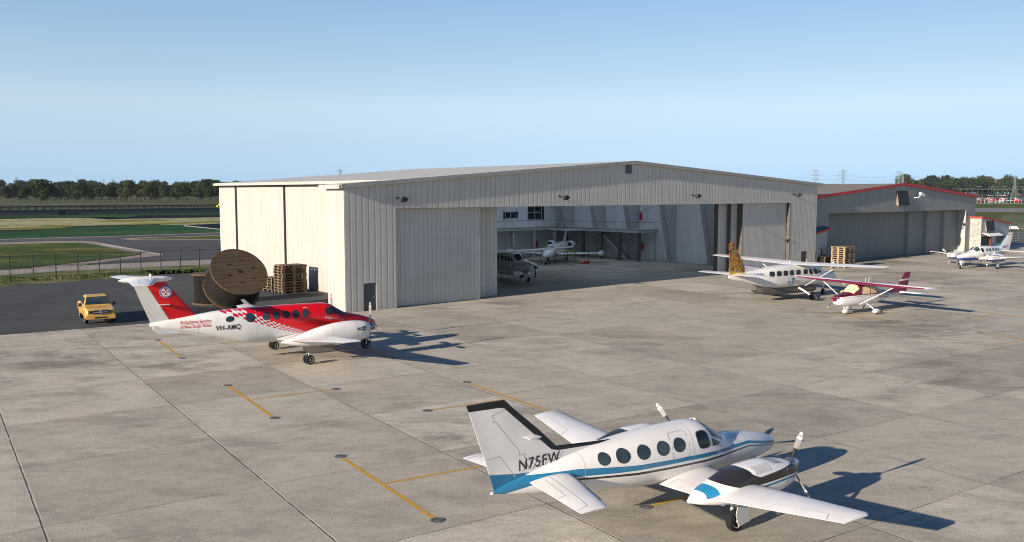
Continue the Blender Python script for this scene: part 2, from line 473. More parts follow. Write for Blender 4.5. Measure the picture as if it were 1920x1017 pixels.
def fin_n75():
    m = MT('fin_paint_black_edge', (.74,.72,.70), .35); x, y, z = m.xyz()
    base = m.mix(m.rng(m.noise(1.3, 6), .35, .75), (.74,.715,.69), (.66,.635,.61))
    th = m.curve(z, [(1.5,3.0),(2.26,3.0),(2.30,-3.4),(2.34,-4.5),(2.40,-4.72),(3.64,-6.14),(3.67,-6.3),(3.68,-7.6),(4,-7.6)])
    c = m.mix(m.gt(x, th), base, (.012,.012,.014))
    bl = m.curve(x, [(-6.8,2.12),(-6.45,2.05),(-5.8,1.97),(-5.2,1.92),(-4,1.9)])
    c = m.mix(m.lt(z, bl), c, (.022,.165,.30))
    # rudder and tab gaps
    def seg(a, b, wd=.012):
        dx, dz = b[0]-a[0], b[1]-a[1]; L = sqrt(dx*dx+dz*dz)
        px = m.M('SUBTRACT', x, a[0]); pz = m.M('SUBTRACT', z, a[1])
        al = m.M('DIVIDE', m.M('ADD', m.M('MULTIPLY', px, dx), m.M('MULTIPLY', pz, dz)), L*L)
        dd = m.M('ABSOLUTE', m.M('DIVIDE', m.M('SUBTRACT', m.M('MULTIPLY', px, dz), m.M('MULTIPLY', pz, dx)), L))
        return m.AND(m.lt(dd, wd), m.gt(al, 0), m.lt(al, 1))
    pts = [(-6.1,3.60),(-6.5,3.5),(-6.42,3.42),(-6.46,3.34),(-6.38,3.34),(-5.68,2.5),(-5.7,2.4),(-5.52,2.43),(-5.54,2.34),(-5.2,2.08),(-5.35,1.95)]
    for a, b in zip(pts[:-1], pts[1:]): c = m.mix(seg(a, b), c, (.40,.39,.38))
    for a, b in (((-6.62,2.45),(-6.25,2.47)),((-6.25,2.47),(-5.82,1.9))): c = m.mix(seg(a, b), c, (.40,.39,.38))
    return m.col(c)
def fin_blue():
    m = MT('fin_paint_blue_edge', (.74,.72,.70), .35); x, y, z = m.xyz()
    th = m.curve(z, [(1.5,3.0),(2.26,3.0),(2.30,-3.4),(2.34,-4.4),(2.40,-4.62),(3.81,-6.2)])
    c = m.mix(m.gt(x, th), (.78,.75,.73), (.03,.30,.65))
    st = m.M('ADD', m.AND(m.gt(z, 3.72), m.lt(z, 3.80)), m.AND(m.gt(z, 3.52), m.lt(z, 3.60)))
    c = m.mix(st, c, (.45,.25,.07))
    return m.col(c)
def nac_paint(kind, yc):
    m = MT('nacelle_paint_'+kind, (.8,.77,.74), .3); m.b.inputs['Coat Weight'].default_value = .3
    x, y, z = m.xyz()
    if kind == 'blue':
        c = m.mix(m.lt(z, 1.12), (.78,.75,.73), (.012,.035,.35))
        c = m.mix(m.AND(m.lt(z, 1.40), m.gt(z, 1.36)), c, (.42,.26,.10)); return m.col(c)
    # upper cowling stays white, black panel behind and below it, blue stripe under that
    ay = m.M('ABSOLUTE', m.M('SUBTRACT', y, yc))
    bu = m.curve(x, [(-2.1,1.75),(-1.22,1.75),(-1.18,1.95),(-.36,1.95),(-.20,1.60),(.05,1.50),(1.7,1.62)])
    bl = m.curve(x, [(-2.1,1.55),(-1.2,1.50),(-.55,1.31),(.3,1.31),(1.7,1.36)])
    c = m.mix(m.AND(m.gt(z, bl), m.lt(z, bu), m.gt(x, -1.2)), (.74,.715,.69), (.025,.021,.02))
    sb = m.curve(x, [(-2.1,1.42),(-1.7,1.22),(-1.0,1.19),(.3,1.20),(1.7,1.28)])
    st = m.curve(x, [(-2.1,1.7),(-1.42,1.7),(-1.36,1.30),(-.95,1.25),(.3,1.26),(1.7,1.33)])
    c = m.mix(m.AND(m.gt(z, sb), m.lt(z, st), m.gt(x, -1.72)), c, (.022,.20,.36))
    return m.col(c)

def twin(name, x, y, yaw, label, fus_mat, fin_mat, kind, reg, regmat, scale=1.0):
    t = place(name, x, y, yaw, label, 'airplane', PAR_AC, scale)
    W = MAT['white']
    B = Body([(-6.42,1.58,1.66,.02),(-6.2,1.53,1.74,.07),(-5.2,1.36,1.97,.24),(-4.1,1.22,2.18,.42),(-3.0,1.06,2.32,.58),(-2.0,.94,2.40,.67),
              (-1.0,.88,2.44,.70),(-.1,.87,2.45,.70),(.25,.87,2.42,.69),(.6,.87,2.27,.67),(1.0,.86,2.04,.63),(1.3,.86,1.90,.59),(2.0,.87,1.81,.52),(2.7,.91,1.70,.43),
              (3.3,1.0,1.56,.31),(3.62,1.1,1.45,.19),(3.77,1.22,1.34,.04)])
    fus = B.mesh().build('fuselage', fus_mat, t)
    for sg in (-1, 1):
        for wx in (-3.36,-2.78,-2.12,-1.45,-.86): win(B, t, wx, 2.02, .195 if wx > -2.9 else .165, .165 if wx > -2.9 else .14, sg)
        # cockpit side window and small triangular pane
        win(B, t, .06, 2.02, .21, .21, sg, 'darkglass', 3.4, shear=-.12)
        B.quadside([(.40,2.03),(.40,1.79),(.78,1.79),(.70,1.86)], sg, .012).build('window', MAT['darkglass'], t)
        wsd = B.patch([(.36, pi/2-sg*.06), (1.06, pi/2-sg*.06), (.98, pi/2-sg*.92), (.42, pi/2-sg*1.0)], 8, 8).build('windshield', MAT['glass'], t)
    B.patch([(.30, pi/2-.05), (1.12, pi/2-.05), (1.12, pi/2+.05), (.30, pi/2+.05)], 8, 2, .02).build('windshield_post', W, t)
    dr = B.disc(-.82, 2.0, .33, .34, -1, .005, 7, k0=.955, rings=1).build('cabin_door', MAT['panel'], t)
    # faint frames round the body
    for fx in (-3.95, -.35, 1.7):
        mb = MB(); mb.loft([[B.S(fx+e, 2*pi*k/40)+B.N(fx, 2*pi*k/40)*.003 for k in range(40)] for e in (0, .012)], 0, False); mb.build('frame_joint', MAT['panel'], t)
    # nose baggage recess vent, belly antennas
    for xx, zz in ((1.5,.62),(-.6,.62)):
        mb = MB(); mb.prism([(xx,.9),(xx-.22,.9),(xx-.26,zz+.06),(xx-.14,zz+.06)], 'y', -.01, .01); mb.build('antenna', MAT['dkmetal'], t)
    fin = finmesh([(1.62,-5.0,-6.42,.09),(1.95,-4.4,-6.52,.09),(2.20,-2.9,-6.60,.09),(2.32,-2.3,-6.64,.07),(2.38,-3.4,-6.66,.07),(2.46,-4.55,-6.69,.07),(2.62,-4.72,-6.75,.07),(3.0,-5.14,-6.89,.065),(3.6,-5.86,-7.10,.055),(3.84,-6.12,-7.20,.045)])
    finp = fin.build('fin', fin_mat, t)
    mb = MB(); mb.box(-5.55,-5.2,-.26,-.03,2.83,2.85); mb.build('static_vane', W, finp)
    fn = lambda u, v: Vector((-5.72+u*1.26 , -.055, 2.02+v*.28+u*.03)) if kind != 'blue' else Vector((-5.0-u*1.2, .055, 2.05+v*.32))
    lettering('registration', reg, fn, MAT[regmat], t, bold=True, shear=.0 if kind != 'blue' else .3)
    if kind == 'blue': pass
    for sg in (-1, 1):
        T = Wing([(.05,-4.2,1.25,1.74,.9),(.3,-4.28,1.25,1.74,.9),(2.46,-4.98,.80,1.72,.8)], sg)
        tp = T.mesh().build('tailplane', W, t)
        T.line([(.35,.56),(1.9,.56),(2.3,.60),(2.35,.98)], .02).build('elevator_gap', MAT['panel'], tp)
        T.line([(.4,.72),(1.5,.75),(1.5,.97)], .015).build('trim_tab', MAT['panel'], tp)
        mb = MB(); a = [T.top(q, .0, 0) for q in (.35, 1.2, 2.1)]
        mb.tube([q+Vector((.005,0,0)) for q in a], .022, 6); mb.build('deicing_boot', MAT['black'], tp)
        Wg = Wing([(.55,.62,2.1,1.03,1.0),(1.2,.42,1.98,1.09,1.0),(1.75,.12,1.72,1.14,1.0),(2.2,.06,1.70,1.19,1.0),(2.75,.04,1.64,1.24,1.0),(5.75,0,1.02,1.50,.8)], sg)
        wp = Wg.mesh().build('wing', W, t)
        Wg.line([(3.9,.99),(4.02,.76),(5.3,.72),(5.42,.98)], .018).build('aileron_gap', MAT['panel'], wp)
        Wg.line([(.8,.99),(.8,.78),(1.7,.78)], .018).build('flap_gap', MAT['panel'], wp)
        Wg.line([(3.0,.14),(5.72,.14)], .012).build('leading_edge_seam', MAT['panel'], wp)
        mb = MB(); a = [Wg.top(q, .0, 0) for q in (3.4, 4.4, 5.5)]
        mb.tube([q+Vector((.004,0,-.004)) for q in a], .026 if kind != 'blue' else .055, 6); mb.build('deicing_boot', MAT['dkmetal' if kind != 'blue' else 'black'], wp)
        yc = sg*2.2
        NB = Body([(-2.1,1.12,1.2,.05,.5,2.6),(-1.7,1.02,1.36,.26,.5,3),(-.95,.90,1.55,.44,.5,3.2),(-.45,.84,1.68,.47,.55,3.2),(.0,.84,1.73,.47,.6,3.2),(.5,.86,1.74,.47,.6,3.2),(1.0,.88,1.69,.46,.6,3.2),(1.45,.98,1.62,.43,.6,3.0),(1.68,1.12,1.56,.36,.6,2.6),(1.74,1.2,1.5,.24,.5,2.4)], yc)
        nc = NB.mesh(32, 50).build('engine_nacelle', nac_paint(kind, yc), t)
        # louvre panels on the cowl top
        if kind != 'blue':
            for (xa, xb, ta, tb) in ((-.1,.55,.25,1.1),(-.1,.55,-1.1,-.25),(.75,1.1,-.5,.3)):
                lv = MB()
                k = 9
                for q in range(k):
                    a0 = xa+(xb-xa)*q/k; pb = NB.patch([(a0,pi/2-ta),(a0+(xb-xa)/k*.55,pi/2-ta),(a0+(xb-xa)/k*.55,pi/2-tb),(a0,pi/2-tb)],1,5,.006)
                    lv.add(pb.v, pb.f)
                lv.build('cooling_louvre', MAT['panel'], nc)
        mb = MB(); NBf = [NB.S(1.12, 2*pi*k/30)+NB.N(1.12, 2*pi*k/30)*.003 for k in range(30)]; NBg = [NB.S(1.132, 2*pi*k/30)+NB.N(1.13, 2*pi*k/30)*.003 for k in range(30)]
        mb.loft([NBf, NBg], 0, False); mb.build('cowl_joint', MAT['panel'], nc)
        for ay in (-.2, .2):
            mb = MB(); mb.lathe([(.10,0),(.09,.03),(.07,.0),(.02,-.06)], (1.70, yc+ay, 1.30), (1,0,0), 14); mb.build('air_intake', MAT['black'], nc)
        angs = ([110,230,350] if sg < 0 else [38,150,268]) if kind != 'blue' else [35,145,270]
        propeller(t, 1.74, yc, 1.43, 1.02, angs, .17, spin=(.19,.42), mats=('spinner' if kind != 'blue' else 'white','blade','black','whitetext'))
        wheel(t, -.32, sg*2.16, .29, .29, .19)
        mb = MB(); mb.tube([(-.30, sg*2.02, .30), (-.30, sg*2.04, .62), (-.24, sg*2.14, 1.15)], .045, 8); mb.tube([(-.3,sg*2.16,.29),(-.3,sg*2.0,.30)], .035, 6)
        mb.build('gear_leg', MAT['rim'], t)
        mb = MB(); mb.prism([(-.34,.16),(.08,.24),(-.02,.80),(-.36,.80),(-.45,.5)], 'y', sg*2.29, sg*2.31); mb.build('gear_door', MAT['ltgrey'], t)
        mb = MB(); mb.prism([(-.55,.9),(.35,.9),(.3,.62),(-.5,.62)], 'y', sg*1.86, sg*1.875); mb.build('gear_door', MAT['white'], t)
    wheel(t, 2.75 if kind != 'blue' else 3.1, 0, .21, .21, .15)
    nx = 2.75 if kind != 'blue' else 3.1
    mb = MB(); mb.tube([(nx,-.11,.21),(nx,-.11,.42),(nx,0,.50),(nx-.06,0,1.05)], .035, 8); mb.tube([(nx,.11,.21),(nx,.11,.42),(nx,0,.50)], .03, 8); mb.build('gear_leg', MAT['rim'], t)
    for sg in (-1,1):
        mb = MB(); mb.prism([(nx-.5,.95),(nx+.1,.95),(nx+.05,.62),(nx-.45,.62)], 'y', sg*.15, sg*.165); mb.build('gear_door', MAT['white'], t)
    mb = MB(); mb.lathe([(.0,-.05),(.028,-.02),(.035,.02),(.02,.06)], (-6.46,0,1.60), (-1,0,0), 10); mb.build('tail_light', MAT['whitetext'], t)
    return t

n75 = twin('twin_engine_airplane', 4.85, 24.41, 55.37, 'white twin propeller airplane with blue and black side stripes, N75FW on its tail', livery_n75(), fin_n75(), 'n75', 'N75FW', 'blacktext')
blu = twin('twin_engine_airplane', 54.47, 103.62, 238.2, 'white twin propeller airplane with royal blue belly parked before the stucco office', livery_blue(), fin_blue(), 'blue', 'N600ITT', 'navytext', 1.04)

# ---------------------------------------------------------------- ambulance turboprop
def livery_amb():
    m = MT('red_white_checker_paint', (.8,.78,.75), .28); m.b.inputs['Coat Weight'].default_value = .4
    x, y, z = m.xyz()
    base = m.mix(m.rng(m.noise(1.2, 6), .35, .75), (.74,.73,.70), (.66,.65,.62))
    lo = m.curve(x, [(-4.05,2.86),(-3.49,2.62),(-3.01,2.43),(-2.12,2.10),(-1.53,1.88),(-.95,1.67),(-.49,1.52),(.23,1.33),(.9,1.20),(2.2,.7),(5,.5)])
    hi = m.curve(x, [(-4.05,3.2),(-3.0,3.1),(-2.85,2.87),(-2.33,2.62),(-1.84,2.41),(-1.13,2.07),(-.33,1.74),(.24,1.53),(.9,1.26),(2.2,.7),(5,.5)])
    red = (.66,.004,.007)
    c = m.mix(m.gt(z, hi), base, red)
    t = m.M('DIVIDE', m.M('SUBTRACT', z, lo), m.M('MAXIMUM', m.M('SUBTRACT', hi, lo), .02))
    sx = m.curve(x, [(-4.05,0),(-3,3.6),(-2,8),(-1,14),(0,22),(.9,31)])
    ck = m.M('MODULO', m.M('ADD', m.M('FLOOR', m.M('MULTIPLY', t, 4.0)), m.M('FLOOR', sx)), 2.0)
    inb = m.AND(m.gt(z, lo), m.lt(z, hi), m.gt(x, -4.05))
    c = m.mix(m.AND(inb, m.gt(ck, .5)), c, (.60,.008,.045))
    return m.col(c)
def fin_amb():
    m = MT('red_fin_white_rudder_paint', (.7,.7,.7), .3); x, y, z = m.xyz()
    hg = m.curve(z, [(2.2,-6.05),(2.5,-6.2),(4.3,-7.22),(4.7,-7.4)])
    c = m.mix(m.gt(x, hg), (.62,.61,.58), (.62,.004,.007))
    c = m.mix(m.lt(m.M('ABSOLUTE', m.M('SUBTRACT', x, hg)), .012), c, (.2,.1,.1))
    tb = m.curve(z, [(2.2,-6.75),(3.2,-7.26),(3.3,-8)])
    c = m.mix(m.AND(m.lt(m.M('ABSOLUTE', m.M('SUBTRACT', x, tb)), .01), m.lt(z, 3.2)), c, (.4,.4,.4))
    return m.col(c)
MAT['redpaint'] = paint('ambulance_red', (.62,.004,.007))
MAT['ltgrey_'] = paint('light_grey_paint', (.62,.64,.66))
def kingair():
    t = place('ambulance_airplane', -11.93, 47.21, 55.8, 'red and white checkered ambulance twin turboprop with T tail, VH-AMQ', 'airplane', PAR_AC)
    W = MAT['white']
    B = Body([(-7.12,2.22,2.40,.03),(-6.6,2.06,2.46,.16),(-6.0,1.92,2.52,.25),(-5.0,1.68,2.64,.40),(-4.1,1.43,2.74,.54),(-3.2,1.18,2.80,.64),(-2.3,.97,2.82,.69),(-1.3,.90,2.83,.70),
              (1.2,.90,2.81,.70),(1.8,.90,2.79,.70),(2.15,.90,2.72,.69),(2.6,.91,2.46,.67),(3.0,.92,2.23,.63),(3.4,.94,2.12,.58),(4.0,1.0,1.97,.47),(4.5,1.08,1.81,.35),(4.85,1.18,1.64,.21),(5.0,1.30,1.5,.05)])
    B.mesh(40, 110).build('fuselage', livery_amb(), t)
    for sg in (-1, 1):
        win(B, t, -2.33, 2.36, .22, .21, sg, frame='dkmetal'); win(B, t, -3.36, 2.36, .19, .13, sg, e=1.9, shear=.25)
        for wx in (-1.5,-.96,-.42,.12,.66): win(B, t, wx, 2.37, .175, .19, sg)
        win(B, t, 1.99, 2.38, .20, .175, sg, e=3.2)
        B.quadside([(2.30,2.50),(2.30,2.21),(2.68,2.22),(2.60,2.30)], sg, .012).build('window', MAT['darkglass'], t)
        B.patch([(2.24, pi/2-sg*.05), (2.98, pi/2-sg*.05), (2.92, pi/2-sg*.92), (2.28, pi/2-sg*1.0)], 8, 8).build('windshield', MAT['glass'], t)
    B.patch([(2.18, pi/2-.05), (3.02, pi/2-.05), (3.02, pi/2+.05), (2.18, pi/2+.05)], 8, 2, .02).build('windshield_post', MAT['redpaint'], t)
    B.disc(.68, 2.36, .31, .36, -1, .005, 5, k0=.96, rings=1).build('emergency_exit', MAT['redline'], t)
    B.quadside([(.56,2.66),(.56,2.64),(.80,2.64),(.80,2.66)], -1, .012, 2).build('exit_handle', MAT['whitetext'], t)
    for fx in (-4.9,-2.0,1.45,2.9):
        mb = MB(); mb.loft([[B.S(fx+e, 2*pi*k/40)+B.N(fx, 2*pi*k/40)*.003 for k in range(8,33)] for e in (0,.010)], 0, False, closed=False); mb.build('frame_joint', MAT['panel' if fx < 0 else 'redline'], t)
    P = lambda x0, z0, x1, z1, hgt: (lambda u, v: B.side(x0+(x1-x0)*u, z0+(z1-z0)*u+hgt*v, -1, .012))
    lettering('registration', 'VH-AMQ', P(-4.08,1.76,-2.86,1.78,.31), MAT['blacktext'], t, True)
    lettering('lettering', 'Ambulance Service', P(-5.75,2.26,-4.3,2.27,.17), MAT['redtext'], t, True)
    lettering('lettering', 'of New South Wales', P(-5.75,2.02,-4.3,2.04,.17), MAT['redtext'], t, True)
    B.quadside([(-5.76,2.225),(-5.76,2.213),(-4.3,2.225),(-4.3,2.237)], -1, .012, 8).build('lettering_rule', MAT['redtext'], t)
    lettering('lettering', 'Outback', P(1.72,2.0,2.12,1.98,.11), MAT['whitetext'], t, True, .3)
    B.quadside([(1.9,1.955),(1.9,1.94),(2.42,1.965),(2.42,1.98)], -1, .012, 4).build('lettering_rule', MAT['whitetext'], t)
    lettering('registration', 'VH-AMQ', lambda u, v: B.side(-2.92-1.13*u, 1.78+.27*v, 1, .012), MAT['blacktext'], t, True)
    f = finmesh([(2.30,-4.3,-7.05,.12),(2.62,-4.85,-7.16,.12),(2.9,-5.1,-7.27,.11),(3.6,-5.68,-7.55,.10),(4.3,-6.25,-7.80,.09),(4.5,-6.45,-7.86,.08)]).build('fin', fin_amb(), t)
    mb = MB(); mb.box(-6.72,-6.2,-.30,-.03,3.27,3.29); mb.build('static_vane', W, f)
    for zz, xx in ((3.95,-7.02),(3.05,-6.52),(2.85,-6.4)):
        mb = MB(); mb.tube([(xx+.04,-.05,zz+.02),(xx-.05,-.09,zz-.04)], .012, 5); mb.build('hinge', MAT['brass'], f)
    # emblem
    def disc(name, r0, r1, mat, off, parent=f, n=28):
        mb = MB(); c = (-6.33, 3.90)
        mb.add([(c[0]+r*cos(2*pi*i/n), -off, c[1]+r*sin(2*pi*i/n)) for r in (r0, r1) for i in range(n)], [(i,(i+1)%n,n+(i+1)%n,n+i) for i in range(n)]); return mb.build(name, MAT[mat], parent)
    disc('emblem_disc', .001, .30, 'whitetext', .066); disc('emblem_ring', .23, .29, 'navytext', .070); 
    mb = MB()
    for k in range(12):
        a = 2*pi*(k+.3)/12; mb.add([(-6.33+r*cos(a+e), -.073, 3.90+r*sin(a+e)) for r, e in ((.245,-.1),(.245,.1),(.275,.1),(.275,-.1))], [(0,1,2,3)])
    mb.build('emblem_lettering', MAT['whitetext'], f)
    mb = MB()
    for k in range(4):
        a = pi/2*k; ca, sa = cos(a), sin(a)
        pts = [(.015,0),(.19,.075),(.155,0),(.19,-.075)]
        mb.add([(-6.33+px*ca-py*sa, -.074, 3.90+px*sa+py*ca) for px, py in pts], [(0,1,2,3)])
    mb.build('emblem_cross', MAT['redtext'], f)
    mb = MB(); mb.lathe([(.02,-1.25),(.09,-1.05),(.15,-.7),(.17,0),(.15,.75),(.09,1.1),(.02,1.28)], (-7.22,0,4.55), (1,0,0), 20)
    bl = mb.build('tail_bullet', W, t)
    mb = MB(); mb.lathe([(.06,0),(.06,.07),(.03,.11)], (-7.0,0,4.71), (0,0,1), 10); mb.build('beacon', MAT['whitetext'], bl)
    for sg in (-1, 1):
        T = Wing([(.05,-6.65,1.45,4.55,.8),(2.80,-7.55,.82,4.53,.7)], sg); tp = T.mesh().build('tailplane', W, t)
        T.line([(.2,.64),(2.75,.62)], .015).build('elevator_gap', MAT['panel'], tp)
        mb = MB(); mb.tube([T.top(q,0,0) for q in (.2,1.4,2.75)], .022, 6); mb.build('deicing_boot', MAT['ltgrey'], tp)
        Wg = Wing([(.6,1.75,2.75,1.12,.9),(1.6,1.5,2.5,1.20,.9),(2.6,1.2,2.25,1.30,.9),(3.3,1.08,2.05,1.38,.9),(8.05,.50,.92,1.92,.8)], sg)
        wp = Wg.mesh().build('wing', W, t)
        Wg.line([(3.2,.76),(5.4,.76),(5.4,.99)], .02).build('flap_gap', MAT['panel'], wp); Wg.line([(5.6,.99),(5.6,.77),(7.9,.77),(7.9,.99)], .02).build('aileron_gap', MAT['panel'], wp)
        mb = MB(); mb.tube([Wg.top(q,0,0) for q in (3.4,5.5,8.0)], .03, 6); mb.build('deicing_boot', MAT['ltgrey'], wp)
        yc = sg*2.62
        NB = Body([(-1.4,1.2,1.30,.05),(-.6,1.0,1.50,.26),(.1,.90,1.74,.38),(.9,.86,1.93,.43),(1.6,.86,2.03,.45),(2.3,.92,2.06,.45),(2.9,1.0,2.02,.42),(3.2,1.10,1.96,.36),(3.38,1.25,1.88,.26)], yc)
        nc = NB.mesh(32, 60).build('engine_nacelle', W, t)
        mb = MB(); mb.lathe([(.13,-.3),(.16,0),(.15,.06),(.11,.06),(.10,-.2)], (3.30,yc,1.18), (1,0,0), 16); mb.build('air_intake', MAT['ltgrey'], nc)
        for s2 in (-1, 1):
            mb = MB(); a = Vector((2.95, yc+s2*.36, 1.66)); mb.tube([a, a+Vector((-.12,s2*.12,.02)), a+Vector((-.40,s2*.17,0))], [.07,.085,.085], 12, cap=False); mb.build('exhaust_stack', MAT['steel'], nc)
            mb = MB(); mb.tube([a+Vector((-.06,0,0)), a+Vector((.02,s2*.08,0))], .12, 14); mb.build('exhaust_port', MAT['black'], nc)
        for fx in (1.2, 2.55):
            mb = MB(); mb.loft([[NB.S(fx+e, 2*pi*k/30)+NB.N(fx, 2*pi*k/30)*.003 for k in range(30)] for e in (0,.012)], 0, False); mb.build('cowl_joint', MAT['panel'], nc)
        propeller(t, 3.42, yc, 1.66, 1.32, [90,180,270,0], .20, spin=(.2,.5), mats=('spinner','steelblade','black','blade'))
        for s2 in (-.16, .16): wheel(t, 0, sg*2.62+s2, .245, .245, .17)
        mb = MB(); mb.tube([(0,sg*2.62-.1,.245),(0,sg*2.62+.1,.245)], .04, 8); mb.tube([(0,sg*2.62,.245),(.03,sg*2.62,.6),(.06,sg*2.62,1.1)], [.05,.05,.06], 10)
        mb.tube([(-.12,sg*2.62,.36),(-.14,sg*2.62,.52),(.02,sg*2.62,.66)], .02, 6); mb.build('gear_leg', MAT['rim'], t)
        for s2 in (-.32, .32):
            mb = MB(); mb.box(-.2,1.3,sg*2.62+s2-.01,sg*2.62+s2+.01,.62,.93); mb.build('gear_door', MAT['doorgrey'], t)
        mb = MB(); mb.prism([(-4.2,1.46),(-5.6,1.78),(-6.75,1.82),(-6.98,2.05),(-6.98,2.28),(-5.5,1.9)], 'y', sg*.10, sg*.13); mb.build('ventral_strake', W, t)
    # small upright panel at the far wing tip
    mb = MB(); mb.prism([(.50,1.92),(.14,1.92),(-.06,2.26),(.14,2.26)], 'y', 8.22, 8.25); mb.build('winglet', MAT['ltgrey'], t)
    wheel(t, 4.39, 0, .27, .27, .17)
    mb = MB(); mb.tube([(4.39,-.12,.27),(4.39,-.12,.52),(4.36,0,.6),(4.2,0,1.2)], .04, 8); mb.tube([(4.39,.12,.27),(4.39,.12,.52),(4.36,0,.6)], .035, 8); mb.build('gear_leg', MAT['rim'], t)
    for sg in (-1,1):
        mb = MB(); mb.box(3.5,4.3,sg*.2-.01,sg*.2+.01,.72,1.05); mb.build('gear_door', MAT['doorgrey'], t)
    return t
MAT['doorgrey'] = plain('gear_door_grey', (.16,.13,.12), .5)
MAT['steelblade'] = plain('steel_blade', (.13,.13,.14), .6, .1)
kingair()

# ---------------------------------------------------------------- single turboprop high wing (utility)
def caravan(name, x, y, yaw, label, kind, scale=1.0):
    t = place(name, x, y, yaw, label, 'airplane', PAR_AC, scale)
    W = MAT['white'] if kind == 'excel' else MAT['white_shade']
    B = Body([(-8.0,2.06,2.28,.04,.5,2.6),(-7.4,1.86,2.33,.14,.5,2.8),(-6.2,1.62,2.42,.30,.5,3),(-5.0,1.34,2.52,.48,.5,3.2),(-4.0,1.12,2.62,.64,.5,3.4),(-3.0,1.0,2.72,.75,.5,3.6),(-1.5,.98,2.78,.80,.5,3.6),
              (1.8,.98,2.78,.80,.5,3.6),(2.4,.98,2.72,.78,.5,3.4),(2.8,.98,2.48,.74,.45,3.2),(3.25,.98,2.16,.66,.45,3),(3.8,1.0,2.06,.56,.5,2.8),(4.5,1.06,1.96,.48,.5,2.6),(5.0,1.16,1.84,.40,.5,2.4),(5.15,1.3,1.74,.26,.5,2.2)])
    B.mesh(44, 90).build('fuselage', W, t)
    for sg in (-1, 1):
        for wx in (-3.72,-2.95,-2.18,-1.44,-.60,.35): win(B, t, wx, 2.20, .25, .18, sg, e=4, frame='black', mat='darkglass')
        for wx, hw in ((1.02,.2),(1.66,.24)): win(B, t, wx, 2.16, hw, .2, sg, e=3.2, frame='black', mat='darkglass', shear=-.5)
        B.quadside([(2.05,2.34),(2.05,2.02),(2.52,2.02),(2.36,2.14)], sg, .012).build('window', MAT['darkglass'], t)
        B.patch([(2.42, pi/2-sg*.05), (3.18, pi/2-sg*.05), (3.12, pi/2-sg*.95), (2.50, pi/2-sg*1.02)], 8, 8).build('windshield', MAT['darkglass'], t)
    pod = Body([(-5.2,1.0,1.24,.30,.5,5),(-4.4,.66,1.18,.50,.5,5),(-2.2,.47,1.12,.58,.5,5),(1.9,.47,1.08,.58,.5,5),(2.25,.55,1.08,.52,.5,5)])
    pod.mesh(32, 40).build('cargo_pod', MAT['podgrey'] if kind == 'excel' else W, t)
    if kind == 'excel':
        P = lambda x0, z0, x1, z1, hgt: (lambda u, v: B.side(x0+(x1-x0)*u, z0+(z1-z0)*u+hgt*v, -1, .014))
        lettering('registration', '5H-VAN', P(-6.3,2.06,-4.62,2.06,.28), MAT['navytext'], t, True)
        lettering('lettering', 'AIR', P(-1.42,1.66,-1.02,1.66,.14), MAT['blacktext'], t, True, .2)
        lettering('lettering', 'X', P(-1.56,1.26,-1.02,1.26,.52), MAT['bluetext'], t, True, .2)
        lettering('lettering', 'e', P(-1.9,1.36,-1.66,1.36,.2), MAT['blacktext'], t, True, .3)
        lettering('lettering', 'C e L', P(-.98,1.38,-.30,1.42,.18), MAT['blacktext'], t, True, .3)
    else:
        P = lambda x0, z0, x1, z1, hgt: (lambda u, v: B.side(x0+(x1-x0)*u, z0+(z1-z0)*u+hgt*v, -1, .014))
        lettering('lettering', "sounds", P(2.45,1.60,3.55,1.60,.30), MAT['blacktext'], t)
        lettering('lettering', 'AIR', P(3.58,1.58,4.35,1.58,.38), MAT['orangetext'], t, True, .3)
    fm = fin_birds() if kind == 'excel' else W
    f = finmesh([(2.26,-6.15,-7.92,.14),(2.6,-6.2,-7.94,.13),(2.95,-6.24,-7.96,.13),(3.12,-6.36,-7.98,.12),(4.0,-6.98,-8.03,.10),(4.74,-7.5,-8.07,.08)]).build('fin', fm, t)
    mb = MB(); mb.lathe([(.02,0),(.03,.03),(.01,.07)], (-7.6,0,4.74), (0,0,1), 8); mb.build('beacon', MAT['redtext'], f)
    mb = MB(); mb.prism([(-6.2,2.3),(-6.25,2.98),(-4.3,2.66),(-4.0,2.55)], 'y', -.03, .03); mb.build('dorsal_fin', W, t)
    mb = MB(); mb.tube([(-6.22,0,2.99),(-4.25,0,2.67)], .04, 6); mb.build('dorsal_edge', MAT['navytext'], t)
    for sg in (-1, 1):
        T = Wing([(.05,-6.2,1.55,2.30,.9),(3.25,-6.85,.95,2.32,.8)], sg); tp = T.mesh().build('tailplane', W, t)
        T.line([(.4,.62),(3.2,.62)], .015).build('elevator_gap', MAT['panel'], tp)
        Wg = Wing([(.0,1.30,2.0,2.76,.95),(.85,1.30,2.0,2.79,.95),(3.0,1.22,1.9,2.85,.9),(8.05,.42,1.12,3.05,.8)], sg)
        wp = Wg.mesh().build('wing', W, t)
        Wg.line([(.9,.74),(5.2,.74),(5.2,.99)], .03).build('flap_gap', MAT['panel'], wp); Wg.line([(5.4,.99),(5.4,.76),(7.9,.76)], .02).build('aileron_gap', MAT['panel'], wp)
        Wg.line([(1.2,.08),(8.0,.08)], .04).build('deicing_boot', MAT['ltgrey'], wp)
        mb = MB(); mb.tube([(.35,sg*.76,1.05),(.25,sg*3.7,2.76)], .038, 8); mb.build('wing_strut', MAT['ltgrey'], t)
        mb = MB(); mb.tube([(-.25,sg*.6,.92),(-.1,sg*1.2,.62),(0,sg*1.55,.36)], [.085,.07,.06], 8); mb.build('gear_leg', W, t)
        wheel(t, 0, sg*1.75, .33, .33, .24)
    MBn = MB(); MBn.tube([(3.95,-.12,.26),(3.95,-.12,.5),(3.92,0,.62),(3.85,0,1.15)], .045, 8); MBn.tube([(3.95,.12,.26),(3.95,.12,.5),(3.92,0,.62)], .04, 8); MBn.build('gear_leg', W, t)
